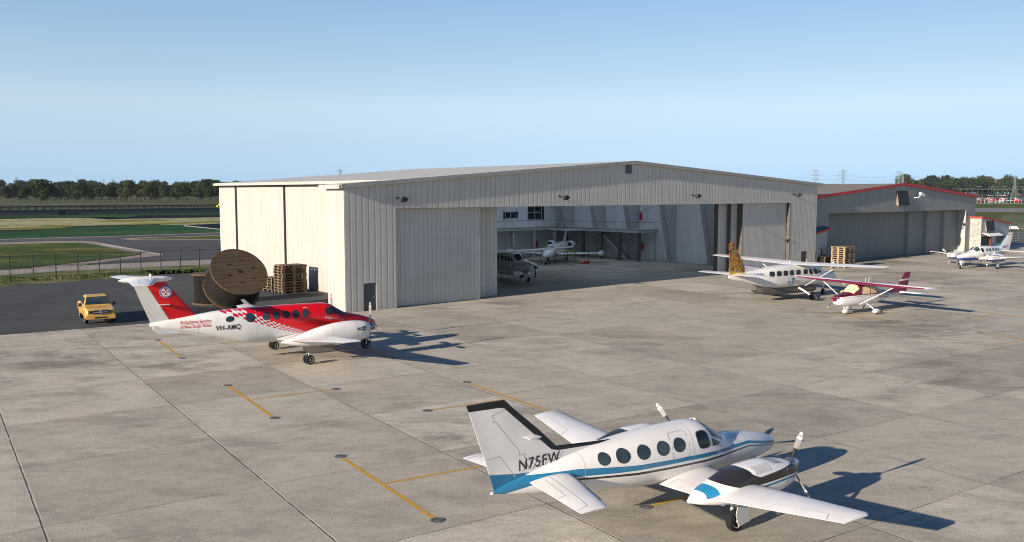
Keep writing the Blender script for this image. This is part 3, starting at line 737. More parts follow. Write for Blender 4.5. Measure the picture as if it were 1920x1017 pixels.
    MBn = MB(); MBn.cbox((3.85,0,.98),(.55,.28,.34)); MBn.build('gear_fairing', W, t)
    wheel(t, 3.95, 0, .26, .26, .2)
    propeller(t, 5.17, 0, 1.55, 1.32, [90,210,330] if kind == 'excel' else [30,150,270], .20, spin=(.2,.48), mats=('spinner','black','black','whitetext'))
    mb = MB(); mb.tube([(4.6,-.4,1.22),(4.45,-.56,1.15),(4.1,-.66,1.05)], [.09,.11,.12], 12); mb.build('exhaust_stack', MAT['steel'], t)
    for ax, az in ((1.6,.0),(-.6,.1)):
        mb = MB(); mb.tube([(ax,0,2.78),(ax-.12,0,3.12)], .01, 5); mb.build('antenna', MAT['whitetext'], t)
    return t
def fin_birds():
    "yellow fin strewn with small irregular blue, red and black painted shapes"
    m = MT('yellow_patterned_fin_paint', (.6,.38,.02), .4); x, y, z = m.xyz()
    base = (.55,.31,.015)
    n1 = m.noise(5.5, 3, dist=1.5); n2 = m.noise(6.5, 2, vec=None, sc=(1,1,1.3), dist=2.0)
    cx = m.n('ShaderNodeTexVoronoi'); cx.inputs['Scale'].default_value = 3.6; m.t.links.new(m.co, cx.inputs['Vector'])
    spot = m.lt(m.M('ADD', cx.outputs['Distance'], m.M('MULTIPLY', m.M('SUBTRACT', n1, .5), .9)), .46)
    sc = m.n('ShaderNodeSeparateColor'); m.t.links.new(cx.outputs['Color'], sc.inputs[0])
    cc = m.mix(m.gt(sc.outputs[0], .55), (.05,.22,.60), (.42,.03,.02)); cc = m.mix(m.gt(sc.outputs[1], .6), cc, (.02,.05,.02))
    lo = m.gt(z, 2.5)
    c = m.mix(m.AND(spot, lo), base, cc)
    c = m.mix(m.AND(m.gt(n2, .54), lo), c, (.03,.02,.012))
    c = m.mix(m.AND(m.lt(n2, .42), lo), c, (.30,.06,.02))
    return m.col(c)
MAT['podgrey'] = plain('pod_grey_brown', (.10,.088,.075), .5, var=.2)
MAT['white_shade'] = paint('aircraft_white_gloss', (.78,.79,.80), .2, .6)
caravan('utility_airplane', 23.56, 73.65, 53.9, 'white high wing turboprop with painted yellow fin and AIR EXCEL lettering', 'excel', 1.03)
NW = G(990.2, 529.2); caravan('utility_airplane', NW.x-3.95*sin(R(148)), NW.y-3.95*cos(R(148)), 148, 'white high wing turboprop with soundsAIR lettering just inside the open hangar', 'sounds', 1.0)

# ---------------------------------------------------------------- small high wing single
def livery_172():
    m = MT('white_and_maroon_paint', (.8,.77,.76), .3); m.b.inputs['Coat Weight'].default_value = .3
    x, y, z = m.xyz()
    up = m.curve(x, [(-5.6,1.17),(-3.2,1.22),(-1.3,1.36),(.8,1.38),(2.0,1.38),(3.2,1.30)])
    mar = (.12,.006,.028)
    c = m.mix(m.gt(z, up), (.78,.76,.76), mar)
    for o in (.05, .09):
        a = m.M('SUBTRACT', up, o); c = m.mix(m.AND(m.lt(z, a), m.gt(z, m.M('SUBTRACT', a, .014))), c, (.30,.08,.12))
    return m.col(c)
def fin_172():
    m = MT('maroon_fin_paint', (.15,.008,.03), .35); x, y, z = m.xyz()
    up = m.curve(x, [(-6.2,2.26),(-4,2.16)])
    c = m.mix(m.AND(m.lt(z, up), m.gt(z, m.M('SUBTRACT', up, .12))), (.15,.008,.035), (.6,.5,.52))
    return m.col(c)
MAT['maroon'] = paint('maroon_paint', (.17,.008,.04))
MAT['maroonspin'] = paint('maroon_spinner', (.20,.012,.03))
MAT['fairing'] = paint('pearl_white_fairing', (.55,.56,.545), .4, .1)
MAT['goldtip'] = plain('gold_blade_tip', (.6,.5,.2), .4)
def skyhawk():
    t = place('light_airplane', 25.69, 64.73, 236.96, 'small maroon and white high wing airplane with tan cabin sunshades, G-SACD', 'airplane', PAR_AC, 1.0)
    B = Body([(-5.55,1.12,1.28,.05),(-4.4,1.02,1.38,.16),(-3.0,.86,1.50,.32),(-1.9,.72,1.68,.44),(-1.3,.64,1.92,.50,.5,2.8),(-.8,.60,2.10,.54,.5,3),(.0,.56,2.16,.56,.5,3),(.85,.56,2.16,.56,.5,3),(1.1,.56,2.08,.56,.5,3),(1.45,.57,1.86,.55,.5,3),
              (1.85,.58,1.60,.53,.5,2.8),(2.4,.64,1.53,.49,.5,2.6),(2.85,.76,1.46,.42,.5,2.4),(3.02,.92,1.38,.28,.5,2.2)])
    B.mesh(40, 80).build('fuselage', livery_172(), t)
    for sg in (-1, 1):
        B.quadside([(.62,1.96),(.80,1.44),(-.15,1.44),(-.15,1.96)], sg, .012).build('window', MAT['tan'], t)
        B.quadside([(-.24,1.96),(-.24,1.44),(-1.05,1.46),(-.75,1.90)], sg, .012).build('window', MAT['tan'], t)
        B.patch([(1.02, pi/2-sg*.0), (1.80, pi/2-sg*.0), (1.66, pi/2-sg*1.0), (1.04, pi/2-sg*1.06)], 8, 8).build('windshield', MAT['tan'], t)
        B.quadside([(.88,2.0),(1.02,2.0),(1.0,1.42),(.84,1.42)], sg, .02).build('door_post', MAT['maroon'], t)
        Wg = Wing([(.0,.98,1.62,2.17,.95),(2.9,.98,1.62,2.21,.95),(5.45,.72,1.12,2.27,.8)], sg)
        wp = Wg.mesh().build('wing', MAT['wing_mw'], t)
        mb = MB(); mb.tube([(.95,sg*.52,.72),(.62,sg*2.95,2.12)], .036, 8); mb.build('wing_strut', MAT['fairing'], t)
        T = Wing([(.05,-4.3,1.05,1.24,.9),(1.68,-4.62,.66,1.24,.8)], sg); T.mesh().build('tailplane', MAT['white'], t)
        mb = MB(); mb.tube([(-.10,sg*.40,.66),(-.03,sg*.75,.52),(0,sg*1.2,.26)], [.06,.045,.035], 8); mb.build('gear_leg', MAT['fairing'], t)
        mb = MB(); mb.lathe([(.02,-.52),(.10,-.42),(.165,-.2),(.19,.02),(.16,.2),(.08,.32),(.01,.36)], (0,sg*1.22,.24), (1,0,0), 18); mb.build('wheel_fairing', MAT['fairing'], t)
        wheel(t, 0, sg*1.22, .17, .17, .12)
        mb = MB(); mb.lathe([(.0,0),(.07,.02),(.08,.06)], (3.0,sg*.26,1.26), (1,0,0), 12); mb.build('air_intake', MAT['black'], t)
    mb = MB(); mb.tube([(1.80,0,.24),(1.86,0,.45),(2.05,0,.78)], [.035,.045,.05], 8); mb.build('gear_leg', MAT['fairing'], t)
    mb = MB(); mb.lathe([(.02,-.48),(.10,-.38),(.16,-.16),(.18,.04),(.14,.22),(.01,.34)], (1.83,0,.22), (1,0,0), 18); mb.build('wheel_fairing', MAT['fairing'], t)
    wheel(t, 1.85, 0, .16, .16, .12)
    finmesh([(1.30,-3.3,-5.50,.08),(1.52,-3.4,-5.60,.08),(1.66,-4.0,-5.64,.07),(1.84,-4.35,-5.70,.07),(2.2,-4.70,-5.80,.06),(2.72,-5.20,-5.95,.05)]).build('fin', fin_172(), t)
    propeller(t, 3.05, 0, 1.18, .95, [48,228], .14, spin=(.17,.36), mats=('maroonspin','dkmetal','dkmetal','goldtip'))
    lettering('registration', 'G-SACD', lambda u, v: B.side(-1.35-1.35*u, 1.02+.24*v-.0*u, 1, .012), MAT['blacktext'], t, True)
    mb = MB(); mb.lathe([(.04,-.15),(.04,0)], (2.55,.14,.64), (0,0,-1), 10); mb.build('exhaust_stack', MAT['dkmetal'], t)
    for ax in (-.2,-.6):
        mb = MB(); mb.tube([(ax,.1,2.2),(ax-.1,.1,2.62)], .008, 5); mb.build('antenna', MAT['whitetext'], t)
    return t
def wing_mw():
    m = MT('white_wing_maroon_leading_edge', (.8,.77,.76), .3); x, y, z = m.xyz()
    ay = m.M('ABSOLUTE', y); th = m.curve(ay, [(0,.90),(2.9,.90),(5.45,.63),(5.8,.6)])
    return m.col(m.mix(m.AND(m.gt(x, m.M('SUBTRACT', th, .28)), m.lt(ay, 5.35), m.lt(z, 2.31)), (.74,.72,.70), (.15,.012,.04)))
MAT['wing_mw'] = wing_mw()
skyhawk()

# ---------------------------------------------------------------- business jet
def lear():
    t = place('business_jet', 5.7, 113.46, 194.63, 'white business jet with wing tip tanks at the back of the open hangar', 'airplane', PAR_AC, 1.0)
    W = MAT['white_shade']
    B = Body([(-7.2,1.85,2.15,.06),(-6,1.45,2.28,.36),(-4.5,1.05,2.34,.62),(-3,.84,2.38,.76),(0,.74,2.38,.80),(3.4,.74,2.36,.80),(4.2,.75,2.26,.79),(4.7,.76,2.08,.76),(5.2,.78,1.88,.70),(6.0,.82,1.68,.56),(6.8,.92,1.45,.36),(7.35,1.02,1.26,.16),(7.5,1.1,1.18,.03)])
    B.mesh(36, 70).build('fuselage', W, t)
    for sg in (-1, 1):
        B.patch([(4.15, pi/2-sg*.08), (4.95, pi/2-sg*.08), (4.75, pi/2-sg*1.0), (4.1, pi/2-sg*1.1)], 8, 8).build('windshield', MAT['glass'], t)
        for wx in (3.1,2.4,1.7,1.0,.3): win(B, t, wx, 1.85, .15, .18, sg, e=3, mat='darkglass')
        Wg = Wing([(.3,2.1,2.9,1.0,.8),(5.75,.9,1.5,1.18,.7)], sg); Wg.mesh().build('wing', W, t)
        mb = MB(); mb.lathe([(.02,-1.75),(.14,-1.4),(.30,-.6),(.33,.3),(.30,1.2),(.18,1.75),(.02,1.98)], (.6,sg*5.95,1.22), (1,0,0), 20); mb.build('tip_tank', W, t)
        e = (-2.9, sg*1.28, 2.02)
        mb = MB(); mb.lathe([(.34,-1.5),(.45,-1.0),(.50,-.2),(.49,.7),(.44,1.0),(.37,1.0),(.36,.6)], e, (1,0,0), 28, cap=False)
        mb.box(-3.9,-2.2,sg*.5 if sg > 0 else sg*1.1,sg*1.1 if sg > 0 else sg*.5,1.97,2.09); en = mb.build('jet_engine', W, t)
        mb = MB(); mb.lathe([(.36,.55),(.2,.56),(.1,.62),(.02,.74)], e, (1,0,0), 24, cap=False); mb.build('fan', MAT['black'], en)
        T = Wing([(.0,-5.75,1.25,3.72,.7),(2.24,-6.25,.75,3.74,.7)], sg); T.mesh().build('tailplane', W, t)
        wheel(t, -.6, sg*1.25, .28, .28, .2)
        mb = MB(); mb.tube([(-.6,sg*1.22,.28),(-.55,sg*1.2,1.0)], .05, 8); mb.build('gear_leg', MAT['rim'], t)
    finmesh([(2.2,-3.9,-6.7,.14),(2.6,-4.6,-6.8,.12),(3.72,-5.9,-7.15,.10),(3.82,-6.0,-7.1,.08)]).build('fin', W, t)
    wheel(t, 6.1, 0, .22, .22, .16)
    mb = MB(); mb.tube([(6.1,0,.22),(6.05,0,.95)], .045, 8); mb.build('gear_leg', MAT['rim'], t)
lear()
# ================================================================ ground and paving
JA, JB = R(-33.7), R(55.9)                     # headings of the two joint families of the concrete apron
def concrete(name, bright=1.0):
    m = MT(name, (.3,.27,.23), .85, spec=.25); x, y, z = m.xyz()
    def mul(a, b, f=1.0):
        q = m.n('ShaderNodeMix', data_type='RGBA', blend_type='MULTIPLY'); q.inputs[0].default_value = f; m.set(q.inputs[6], a); m.set(q.inputs[7], b); return q.outputs[2]
    def lin(a, off):
        v = m.M('ADD', m.M('MULTIPLY', x, cos(a)), m.M('MULTIPLY', y, -sin(a)))
        wob = m.M('MULTIPLY', m.M('SUBTRACT', m.noise(.9, 2), .5), .05)
        return m.M('DIVIDE', m.M('ADD', m.M('SUBTRACT', v, off), wob), 6.06)
    p = lin(JA, 2.30 - 6.06*40); q = lin(JB, -25.76 - 6.06*60)
    def slab(k):
        c = m.n('ShaderNodeCombineXYZ'); m.set(c.inputs[0], m.M('FLOOR', p)); m.set(c.inputs[1], m.M('FLOOR', q)); c.inputs[2].default_value = k
        wn = m.n('ShaderNodeTexWhiteNoise'); wn.noise_dimensions = '3D'; m.t.links.new(c.outputs[0], wn.inputs['Vector']); return wn.outputs['Value']
    s1, s2 = slab(1.0), slab(5.0)
    base = m.mix(s1, (.305,.275,.222), (.462,.422,.345))
    base = m.mix(m.M('MULTIPLY', m.rng(m.noise(.10, 4, rough=.6), .38, .66), .35), base, (.44,.395,.325))
    mp = m.n('ShaderNodeMapping'); mp.inputs['Rotation'].default_value = (0, 0, -(pi/2-JB)); mp.inputs['Scale'].default_value = (.55,1,1)
    m.t.links.new(m.co, mp.inputs[0]); V = mp.outputs[0]
    # cloudy mottling at two sizes, then finer speckle
    n1 = m.noise(.55, 8, vec=V, rough=.72, dist=.25); n2 = m.noise(2.4, 8, vec=V, rough=.74, dist=.3); fine = m.noise(14, 6, rough=.8)
    base = mul(base, m.ramp(n1, [(.30, .78), (.48, 1.0), (.66, 1.14)]))
    base = mul(base, m.ramp(n2, [(.34, .84), (.50, 1.0), (.66, 1.10)]))
    base = mul(base, m.ramp(fine, [(.34, .70), (.50, 1.0), (.66, 1.25)]))
    # grey-brown stains that follow single slabs and drift across a few of them
    oil = m.rng(m.noise(.33, 9, vec=V, rough=.78, dist=.5), .47, .60)
    oil = m.M('MULTIPLY', oil, m.M('MAXIMUM', m.rng(m.noise(.055, 3), .47, .60), m.M('MULTIPLY', m.gt(s2, .78), .55)))
    base = m.mix(m.M('MULTIPLY', oil, .74), base, (.14,.125,.10))
    sp = m.M('MULTIPLY', m.rng(m.noise(1.4, 6, vec=V, rough=.7), .60, .72), m.gt(m.noise(.2, 2), .5)); base = m.mix(m.M('MULTIPLY', sp, .30), base, (.15,.135,.115))
    ochre = m.rng(m.noise(.25, 5, rough=.6), .56, .7); base = m.mix(m.M('MULTIPLY', ochre, .22), base, (.44,.35,.235))
    pits = m.n('ShaderNodeTexVoronoi'); pits.inputs['Scale'].default_value = 4.5; m.t.links.new(m.co, pits.inputs['Vector'])
    pit = m.AND(m.lt(pits.outputs['Distance'], .12), m.gt(m.noise(1.3, 2), .48))
    base = m.mix(m.M('MULTIPLY', pit, .55), base, (.12,.105,.09))
    def dist(v): f = m.M('FRACT', v); return m.M('MULTIPLY', m.M('MINIMUM', f, m.M('SUBTRACT', 1.0, f)), 6.06)
    dp, dq = dist(p), dist(q)
    brk = m.rng(m.noise(2.2, 4, rough=.7), .34, .52, .25, 1); jbv = m.rng(m.noise(.16, 3), .40, .54, .30, 1)
    wide = m.M('MAXIMUM', m.rng(dp, .03, .30, 1, 0), m.M('MULTIPLY', m.rng(dq, .03, .22, 1, 0), .7))
    base = m.mix(m.M('MULTIPLY', m.M('MULTIPLY', wide, m.rng(m.noise(1.6, 4), .38, .7)), .30), base, (.20,.18,.15))
    # pale line beside the dark sealed joint
    lip = m.M('MULTIPLY', m.AND(m.gt(dp, .022), m.lt(dp, .06)), m.rng(m.noise(.5, 3), .35, .6)); base = m.mix(m.M('MULTIPLY', lip, .5), base, (.62,.56,.47))
    j = m.M('MAXIMUM', m.M('MULTIPLY', m.rng(dp, .012, .030, 1, 0), brk), m.M('MULTIPLY', m.M('MULTIPLY', m.rng(dq, .007, .022, 1, 0), brk), jbv))
    base = m.mix(m.M('MULTIPLY', j, .88), base, (.045,.04,.036))
    crack = m.n('ShaderNodeTexVoronoi'); crack.feature = 'DISTANCE_TO_EDGE'; crack.inputs['Scale'].default_value = .16
    nz = m.n('ShaderNodeTexNoise'); nz.inputs['Scale'].default_value = .8; nz.inputs['Detail'].default_value = 6; m.t.links.new(m.co, nz.inputs['Vector'])
    va = m.n('ShaderNodeVectorMath', operation='MULTIPLY_ADD'); m.t.links.new(nz.outputs['Color'], va.inputs[0]); va.inputs[1].default_value = (2.2,2.2,0); m.t.links.new(m.co, va.inputs[2]); m.t.links.new(va.outputs[0], crack.inputs['Vector'])
    ck = m.AND(m.lt(crack.outputs['Distance'], .0028), m.gt(m.noise(.12, 2), .66)); base = m.mix(m.M('MULTIPLY', ck, .3), base, (.08,.07,.06))
    h = m.M('SUBTRACT', m.M('ADD', m.M('MULTIPLY', fine, .5), m.M('MULTIPLY', n2, .35)), m.M('MULTIPLY', j, .9))
    m.bump(h, .35, .03)
    return m.col(base)
MAT['concrete'] = concrete('concrete_apron')
def grass(name, a, b, c_, scale=.08, an=(1,1,1), rough=.95):
    m = MT(name, a, rough, spec=.1); n = m.noise(scale, 6, sc=an, rough=.65); n2 = m.noise(scale*9, 4, rough=.7)
    c = m.ramp(n, [(.36, a), (.50, b), (.62, c_)]); g = m.mix(m.rng(n2, .35, .65), (.55,.55,.55), (1.4,1.4,1.35))
    mu = m.n('ShaderNodeMix', data_type='RGBA', blend_type='MULTIPLY'); mu.inputs[0].default_value = 1; m.t.links.new(c, mu.inputs[6]); m.t.links.new(g, mu.inputs[7])
    return m.col(mu.outputs[2])
MAT['grass_far'] = grass('far_grass', (.040,.062,.022), (.075,.085,.030), (.115,.105,.045), .012, (.4,1,1))
MAT['lawn'] = grass('dark_lawn', (.008,.040,.010), (.014,.060,.014), (.026,.082,.020), .05, (.4,1,1))
MAT['meadow'] = grass('meadow_grass', (.024,.055,.008), (.060,.085,.014), (.125,.120,.028), .10, (.45,1.2,1))
MAT['verge'] = grass('verge_grass', (.050,.070,.018), (.12,.13,.045), (.19,.17,.075), .22)
MAT['dryfield'] = grass('dry_field', (.19,.19,.085), (.27,.26,.135), (.33,.31,.17), .03, (.35,1.3,1))
MAT['pond'] = plain('dark_wet_ground', (.008,.010,.015), .9, spec=.05)
MAT['scrub'] = grass('scrub_patches', (.03,.04,.012), (.20,.19,.03), (.26,.16,.05), .09, (.5,1.5,1))
def asphalt(name, a, b, scale=.3):
    m = MT(name, a, .9, spec=.25); n = m.noise(scale, 7, rough=.65, dist=.5); f = m.noise(40, 3)
    c = m.mix(m.rng(n, .35, .7), a, b); g = m.mix(m.rng(f, .3, .7), (.8,.8,.8), (1.2,1.2,1.2))
    mu = m.n('ShaderNodeMix', data_type='RGBA', blend_type='MULTIPLY'); mu.inputs[0].default_value = 1; m.t.links.new(c, mu.inputs[6]); m.t.links.new(g, mu.inputs[7])
    m.bump(f, .3, .01); return m.col(mu.outputs[2])
MAT['asphalt'] = asphalt('apron_asphalt', (.036,.040,.044), (.062,.064,.064))
MAT['road'] = asphalt('taxiway_asphalt', (.052,.054,.058), (.072,.072,.074), .05)
MAT['runway'] = asphalt('runway_asphalt', (.15,.145,.14), (.19,.185,.175), .03)
MAT['gravel'] = asphalt('pale_gravel', (.22,.19,.165), (.36,.32,.28), 1.2)
MAT['kerbstrip'] = asphalt('kerb_strip', (.20,.15,.13), (.34,.29,.25), .9)
MAT['edgeline'] = plain('pale_edge_line', (.5,.46,.40), .8)
MAT['moss'] = plain('mossy_line', (.10,.115,.035), .9, var=.4, scale=1.5)

def sheet(name, pts, mat, z, kind='structure', parent=None, label=None):
    P = [Vector((p[0], p[1], z)) for p in pts]
    bm = bmesh.new(); vs = [bm.verts.new(p) for p in P]; f = bm.faces.new(vs)
    bmesh.ops.triangulate(bm, faces=[f]); bm.normal_update()
    for q in bm.faces:
        if q.normal.z < 0: q.normal_flip()
    me = bpy.data.meshes.new(name); bm.to_mesh(me); bm.free(); me.materials.append(MAT[mat] if isinstance(mat, str) else mat)
    o = bpy.data.objects.new(name, me); COL.objects.link(o)
    if kind: o['kind'] = kind
    if parent: o.parent = parent; KIDS.setdefault(parent.name, []).append(o)
    return o
# hangar frame: origin at the left front corner, u along the front, v into the building
HO = Vector((-12.17, 64.34, 0)); HY = R(50.35); UD = Vector((sin(HY), cos(HY), 0)); VD = Vector((-cos(HY), sin(HY), 0)); HRZ = pi/2 - HY
def hg(u, v, z=0): return HO + UD*u + VD*v + Vector((0, 0, z))

sheet('ground', [(-6000,-3000),(6000,-3000),(6000,9000),(-6000,9000)], 'grass_far', -.06)
apron = sheet('concrete_apron', [(-110,0.0), (-8,70.66), hg(5.45,9), hg(5.45,36.6), hg(55.9,36.6), hg(55.9,4), hg(62.3,4), hg(106,4.2), hg(108,3.2), hg(150,3.0), hg(260,-10), hg(260,-140), hg(60,-180), (-110,-90)], 'concrete', 0)
sheet('asphalt_apron', [(-110,-.2),(-7,71.2),hg(5.2,12),hg(5.2,45),hg(0,47),G(410,506),G(360,512),G(290,515.5),G(210,522.6),G(110,529.5),G(0,537),G(-160,556),G(-420,600)], 'asphalt', -.012)
# patches of the airfield on the left, laid a few mm apart
sheet('grass_verge', [G(-200,560),G(0,542),G(210,526),G(380,512),G(430,507),G(430,493),G(300,497),G(120,507.5),G(0,515.5),G(-200,532)], 'verge', -.040)
sheet('gravel_path', [G(-200,533),G(0,516),G(120,508),G(240,503),G(330,499),G(440,494),G(440,484),G(330,488.5),G(200,495),G(100,501),G(0,506.5),G(-200,519)], 'gravel', -.032)
sheet('taxiway', [G(-200,455.6),G(0,455.8),G(100,453.4),G(150,452.8),G(175,454.8),G(215,462),G(260,470.5),G(303,478),G(200,486),G(130,494),G(200,495),G(330,488.5),G(470,483),G(470,434.5),G(240,442.3),G(100,446),G(0,449),G(-200,452)], 'road', -.028)
sheet('kerb_strip', [G(-200,457.8),G(0,458.3),G(100,455.6),G(150,455.0),G(172,457.4),G(205,464),G(240,471),G(268,476.2),G(240,481),G(160,491),G(60,501.5),G(60,505.5),G(140,499),G(240,484.5),G(300,478.8),G(303,477.8),G(255,468.2),G(215,460),G(178,453.2),G(150,451.6),G(100,452.2),G(0,454.9),G(-200,455)], 'kerbstrip', -.024)
sheet('meadow', [G(-200,457.9),G(0,458.5),G(100,455.8),G(150,455.2),G(172,457.6),G(205,464.2),G(240,471.2),G(262,476),G(240,480.5),G(160,490),G(60,500.8),G(0,506.3),G(-200,518.8)], 'meadow', -.020)
sheet('edge_line', [G(190,456.6),G(255,467.6),G(306,477.2),G(306,478.8),G(250,469),G(188,457.8)], 'edgeline', -.016)
sheet('edge_line', [G(306,477.2),G(240,484),G(150,493.5),G(90,499),G(90,500.6),G(160,494),G(250,484.6),G(306,478.6)], 'kerbstrip', -.014)
sheet('grass_island', [G(227,448.4),G(240,446.6),G(300,444.5),G(470,439),G(470,449.5),G(300,450.4),G(250,450.3)], 'kerbstrip', -.022)
sheet('grass_island', [G(250,448.4),G(262,447),G(310,445.2),G(470,440),G(470,448),G(300,449.2),G(262,449.3)], 'meadow', -.018)
sheet('edge_line', [G(-200,450.6),G(0,448.6),G(100,445.4),G(240,441.7),G(470,434.0),G(470,435.0),G(240,442.9),G(100,446.8),G(0,449.8),G(-200,451.6)], 'kerbstrip', -.017)
sheet('lawn', [G(-200,449.9),G(0,448.2),G(100,445),G(240,441.3),G(470,433.4),G(470,418),G(340,421.5),G(240,424),G(160,425),G(100,427.5),G(0,434),G(-200,440)], 'lawn', -.026)
sheet('pond', [G(347,423.6),G(360,421.6),G(430,418.6),G(470,418),G(470,434),G(420,431.2)], 'pond', -.020)
sheet('pale_bank', [G(346,422.6),G(420,430.2),G(420,431.4),G(344,424.0)], 'edgeline', -.018)
sheet('dry_field', [G(-200,436),G(0,431.5),G(60,430.5),G(120,427),G(200,423.5),G(300,421.6),G(346,422.2),G(470,416.8),G(470,406.4),G(340,409),G(240,410.6),G(200,411.4),G(165,408.6),G(100,408.4),G(0,410.6),G(-200,413)], 'dryfield', -.022)
sheet('scrub', [G(-200,432),G(-20,429),G(60,426),G(100,422),G(160,424),G(230,420),G(330,417.5),G(440,413.6),G(440,415.6),G(330,420.6),G(230,423.4),G(120,427.2),G(60,430.4),G(-20,432.5),G(-200,435)], 'scrub', -.018)
sheet('scrub', [G(180,415.4),G(214,412.6),G(300,411.8),G(330,412.6),G(300,414.6),G(240,416.4),G(200,417)], 'scrub', -.017)
sheet('pond', [G(-200,414.6),G(0,411),G(100,408.8),G(165,409),G(205,411.8),G(236,410.8),G(300,409.4),G(470,406.4),G(470,402.2),G(330,403),G(262,404),G(236,408.2),G(205,410),G(160,407.6),G(100,407.4),G(0,409),G(-200,412.4)], 'pond', -.016)
sheet('pond', [G(-200,436.6),G(0,432),G(56,430.4),G(95,430.6),G(60,432.4),G(0,434.2),G(-200,438.8)], 'pond', -.016)
sheet('pond', [G(110,428),G(150,423.6),G(230,422.4),G(300,420.4),G(300,421.6),G(200,424.6),G(150,426),G(120,428)], 'pond', -.013)
sheet('lawn', [G(-200,412.4),G(0,409),G(100,407.4),G(160,407.6),G(200,409.6),G(236,408),G(262,404),G(330,403),G(470,402),G(470,398),G(300,400.5),G(100,404),G(0,405.5),G(-200,408.6)], 'lawn', -.024)
# airfield on the right
sheet('lawn', [G(1780,393),G(1960,393),G(2100,393),G(2100,381.2),G(1960,381.2),G(1780,381.2)], 'grass_far2' if 'grass_far2' in MAT else 'meadow', -.030)
sheet('runway', [G(1780,391.2),G(1860,390),G(1960,390.6),G(2200,391),G(2200,399.6),G(1960,399.2),G(1860,397.8),G(1780,397.4)], 'runway', -.024)
sheet('meadow', [G(1780,397.5),G(1860,397.9),G(1960,399.3),G(2200,400),G(2200,438),G(1960,436),G(1780,434)], 'meadow', -.034)
sheet('gravel_path', [G(1880,427),G(1960,427.5),G(2200,429),G(2200,432),G(1960,430),G(1880,429.2)], 'dryfield', -.028)
sheet('asphalt_road', [G(1850,434.5),G(1960,435),G(2200,437),G(2200,458),G(1960,456),G(1850,455)], 'road', -.024)
sheet('gravel_path', [G(1840,455),G(1960,455.6),G(2200,458),G(2200,462.5),G(1960,460.4),G(1840,460)], 'gravel', -.020)
sheet('lawn', [G(1840,460),G(1960,460.4),G(2200,462),G(2200,478),G(1960,470),G(1840,470)], 'lawn', -.016)

# yellow parking marks with steel drain covers at their ends
def stripmark(parent_pts, wd, mat, z, name):
    mb = MB()
    for a, b in parent_pts:
        a = Vector(a); b = Vector(b); dd = (b-a).normalized(); n = Vector((-dd.y, dd.x, 0))*wd/2
        mb.add([a-n+Vector((0,0,z)), b-n+Vector((0,0,z)), b+n+Vector((0,0,z)), a+n+Vector((0,0,z))], [(0,1,2,3)])
    o = mb.build(name, mat); o['kind'] = 'structure'; return o
def yellow():
    m = MT('worn_yellow_paint', (.5,.3,.05), .7, spec=.3); n = m.noise(2.2, 7, rough=.75)
    return m.col(m.mix(m.rng(n, .56, .72), (.47,.27,.04), (.32,.25,.15)))
MAT['yellow'] = yellow()
T_ = [((295,638),(342,672),(319,652.6),(452,641.4)), ((427,723),(515,784),(473,749),(628,730.4)), ((638,856),(820,976),(722,907),(905,874)),
      ((870,716),(1045,777),(945,749.5),(803,770)), ((1395,860),(1440,880),(1402,906),(1212,951)), ((655,637),(734,672),(693,651),(530,664.5)),
      ((1507,580),(1667,601.6),(1606,591.5),(1690,577)), ((1768,577),(1985,603),(1869,588.8),(1817,597)), ((1838,623),(2010,651),(1925,637),(1880,645)),
      ((1300,553.5),(1357,560),(1268,549.5),(1360,546)), ((1795,500),(1860,499),(1795,509),(1895,512))]
i_ = 0
for a, b, c, e in T_:
    A_, B_, C_, E_ = G(*a), G(*b), G(*c), G(*e)
    stripmark([(A_, B_)], .145, MAT['yellow'], .004, 'parking_line'); stripmark([(C_, E_)], .12, MAT['yellow'], .008, 'parking_line')
MAT['cover'] = plain('drain_cover_steel', (.13,.125,.125), .55, .4, var=.3, scale=5)
first = None
cov = MB(); cov.lathe([(.01,.016),(.08,.018),(.085,.013),(.13,.013),(.135,.018),(.185,.018),(.205,.004),(.205,.0)], (0,0,0), (0,0,1), 26)
cov.s = [False]*len(cov.s)
covers = [(295,638),(342,672),(452,641.4),(427,723),(515,784),(630,730),(638,856),(820,976),(875,717),(801,770.5),(1211,951),(530,664.5),(735,672),(1505,580),(1669,602),(1815,597),(1836,623),(1360,546),(1358,560)]
CL = ['at the far end of the yellow bar beneath the ambulance airplane tail','at the near end of the yellow bar beneath the ambulance airplane tail','at the right end of the thin line beneath the ambulance airplane tail',
 'at the far end of the middle yellow bar on the left','at the near end of the middle yellow bar on the left','at the right end of the middle yellow T on the left',
 'at the far end of the yellow bar left of the striped airplane','at the near end of the yellow bar nearest the camera','at the far end of the yellow bar beyond the striped airplane fin','at the line end left of the black-edged fin tip',
 'under the striped airplane belly in its shadow','left of the ambulance airplane near main wheels','in the shadow right of the ambulance airplane nose wheel','left of the small maroon airplane on a yellow line','at the line end right of the maroon airplane nose wheel','at the end of the short yellow line near the right edge','at the end of the nearest yellow line at the right edge','at the far yellow line end left of the AIR EXCEL airplane','at the near yellow line end left of the AIR EXCEL airplane']
for q, cl in zip(covers, CL):
    if first is None:
        first = cov.build('drain_cover', MAT['cover']); o = first
    else: o = first.copy(); COL.objects.link(o)
    o.location = G(*q); tag(o, 'round steel cover ' + cl, 'drain cover', 'drain covers at the ends of the yellow lines')

# faint mossy lines and streaks on the asphalt
for a, b, wd in (((-40,598),(150,583),.10),((215,578),(300,572.5),.10),((362,567),(640,545),.08)):
    stripmark([(G(*a), G(*b))], wd, MAT['moss'], -.008, 'painted_line')

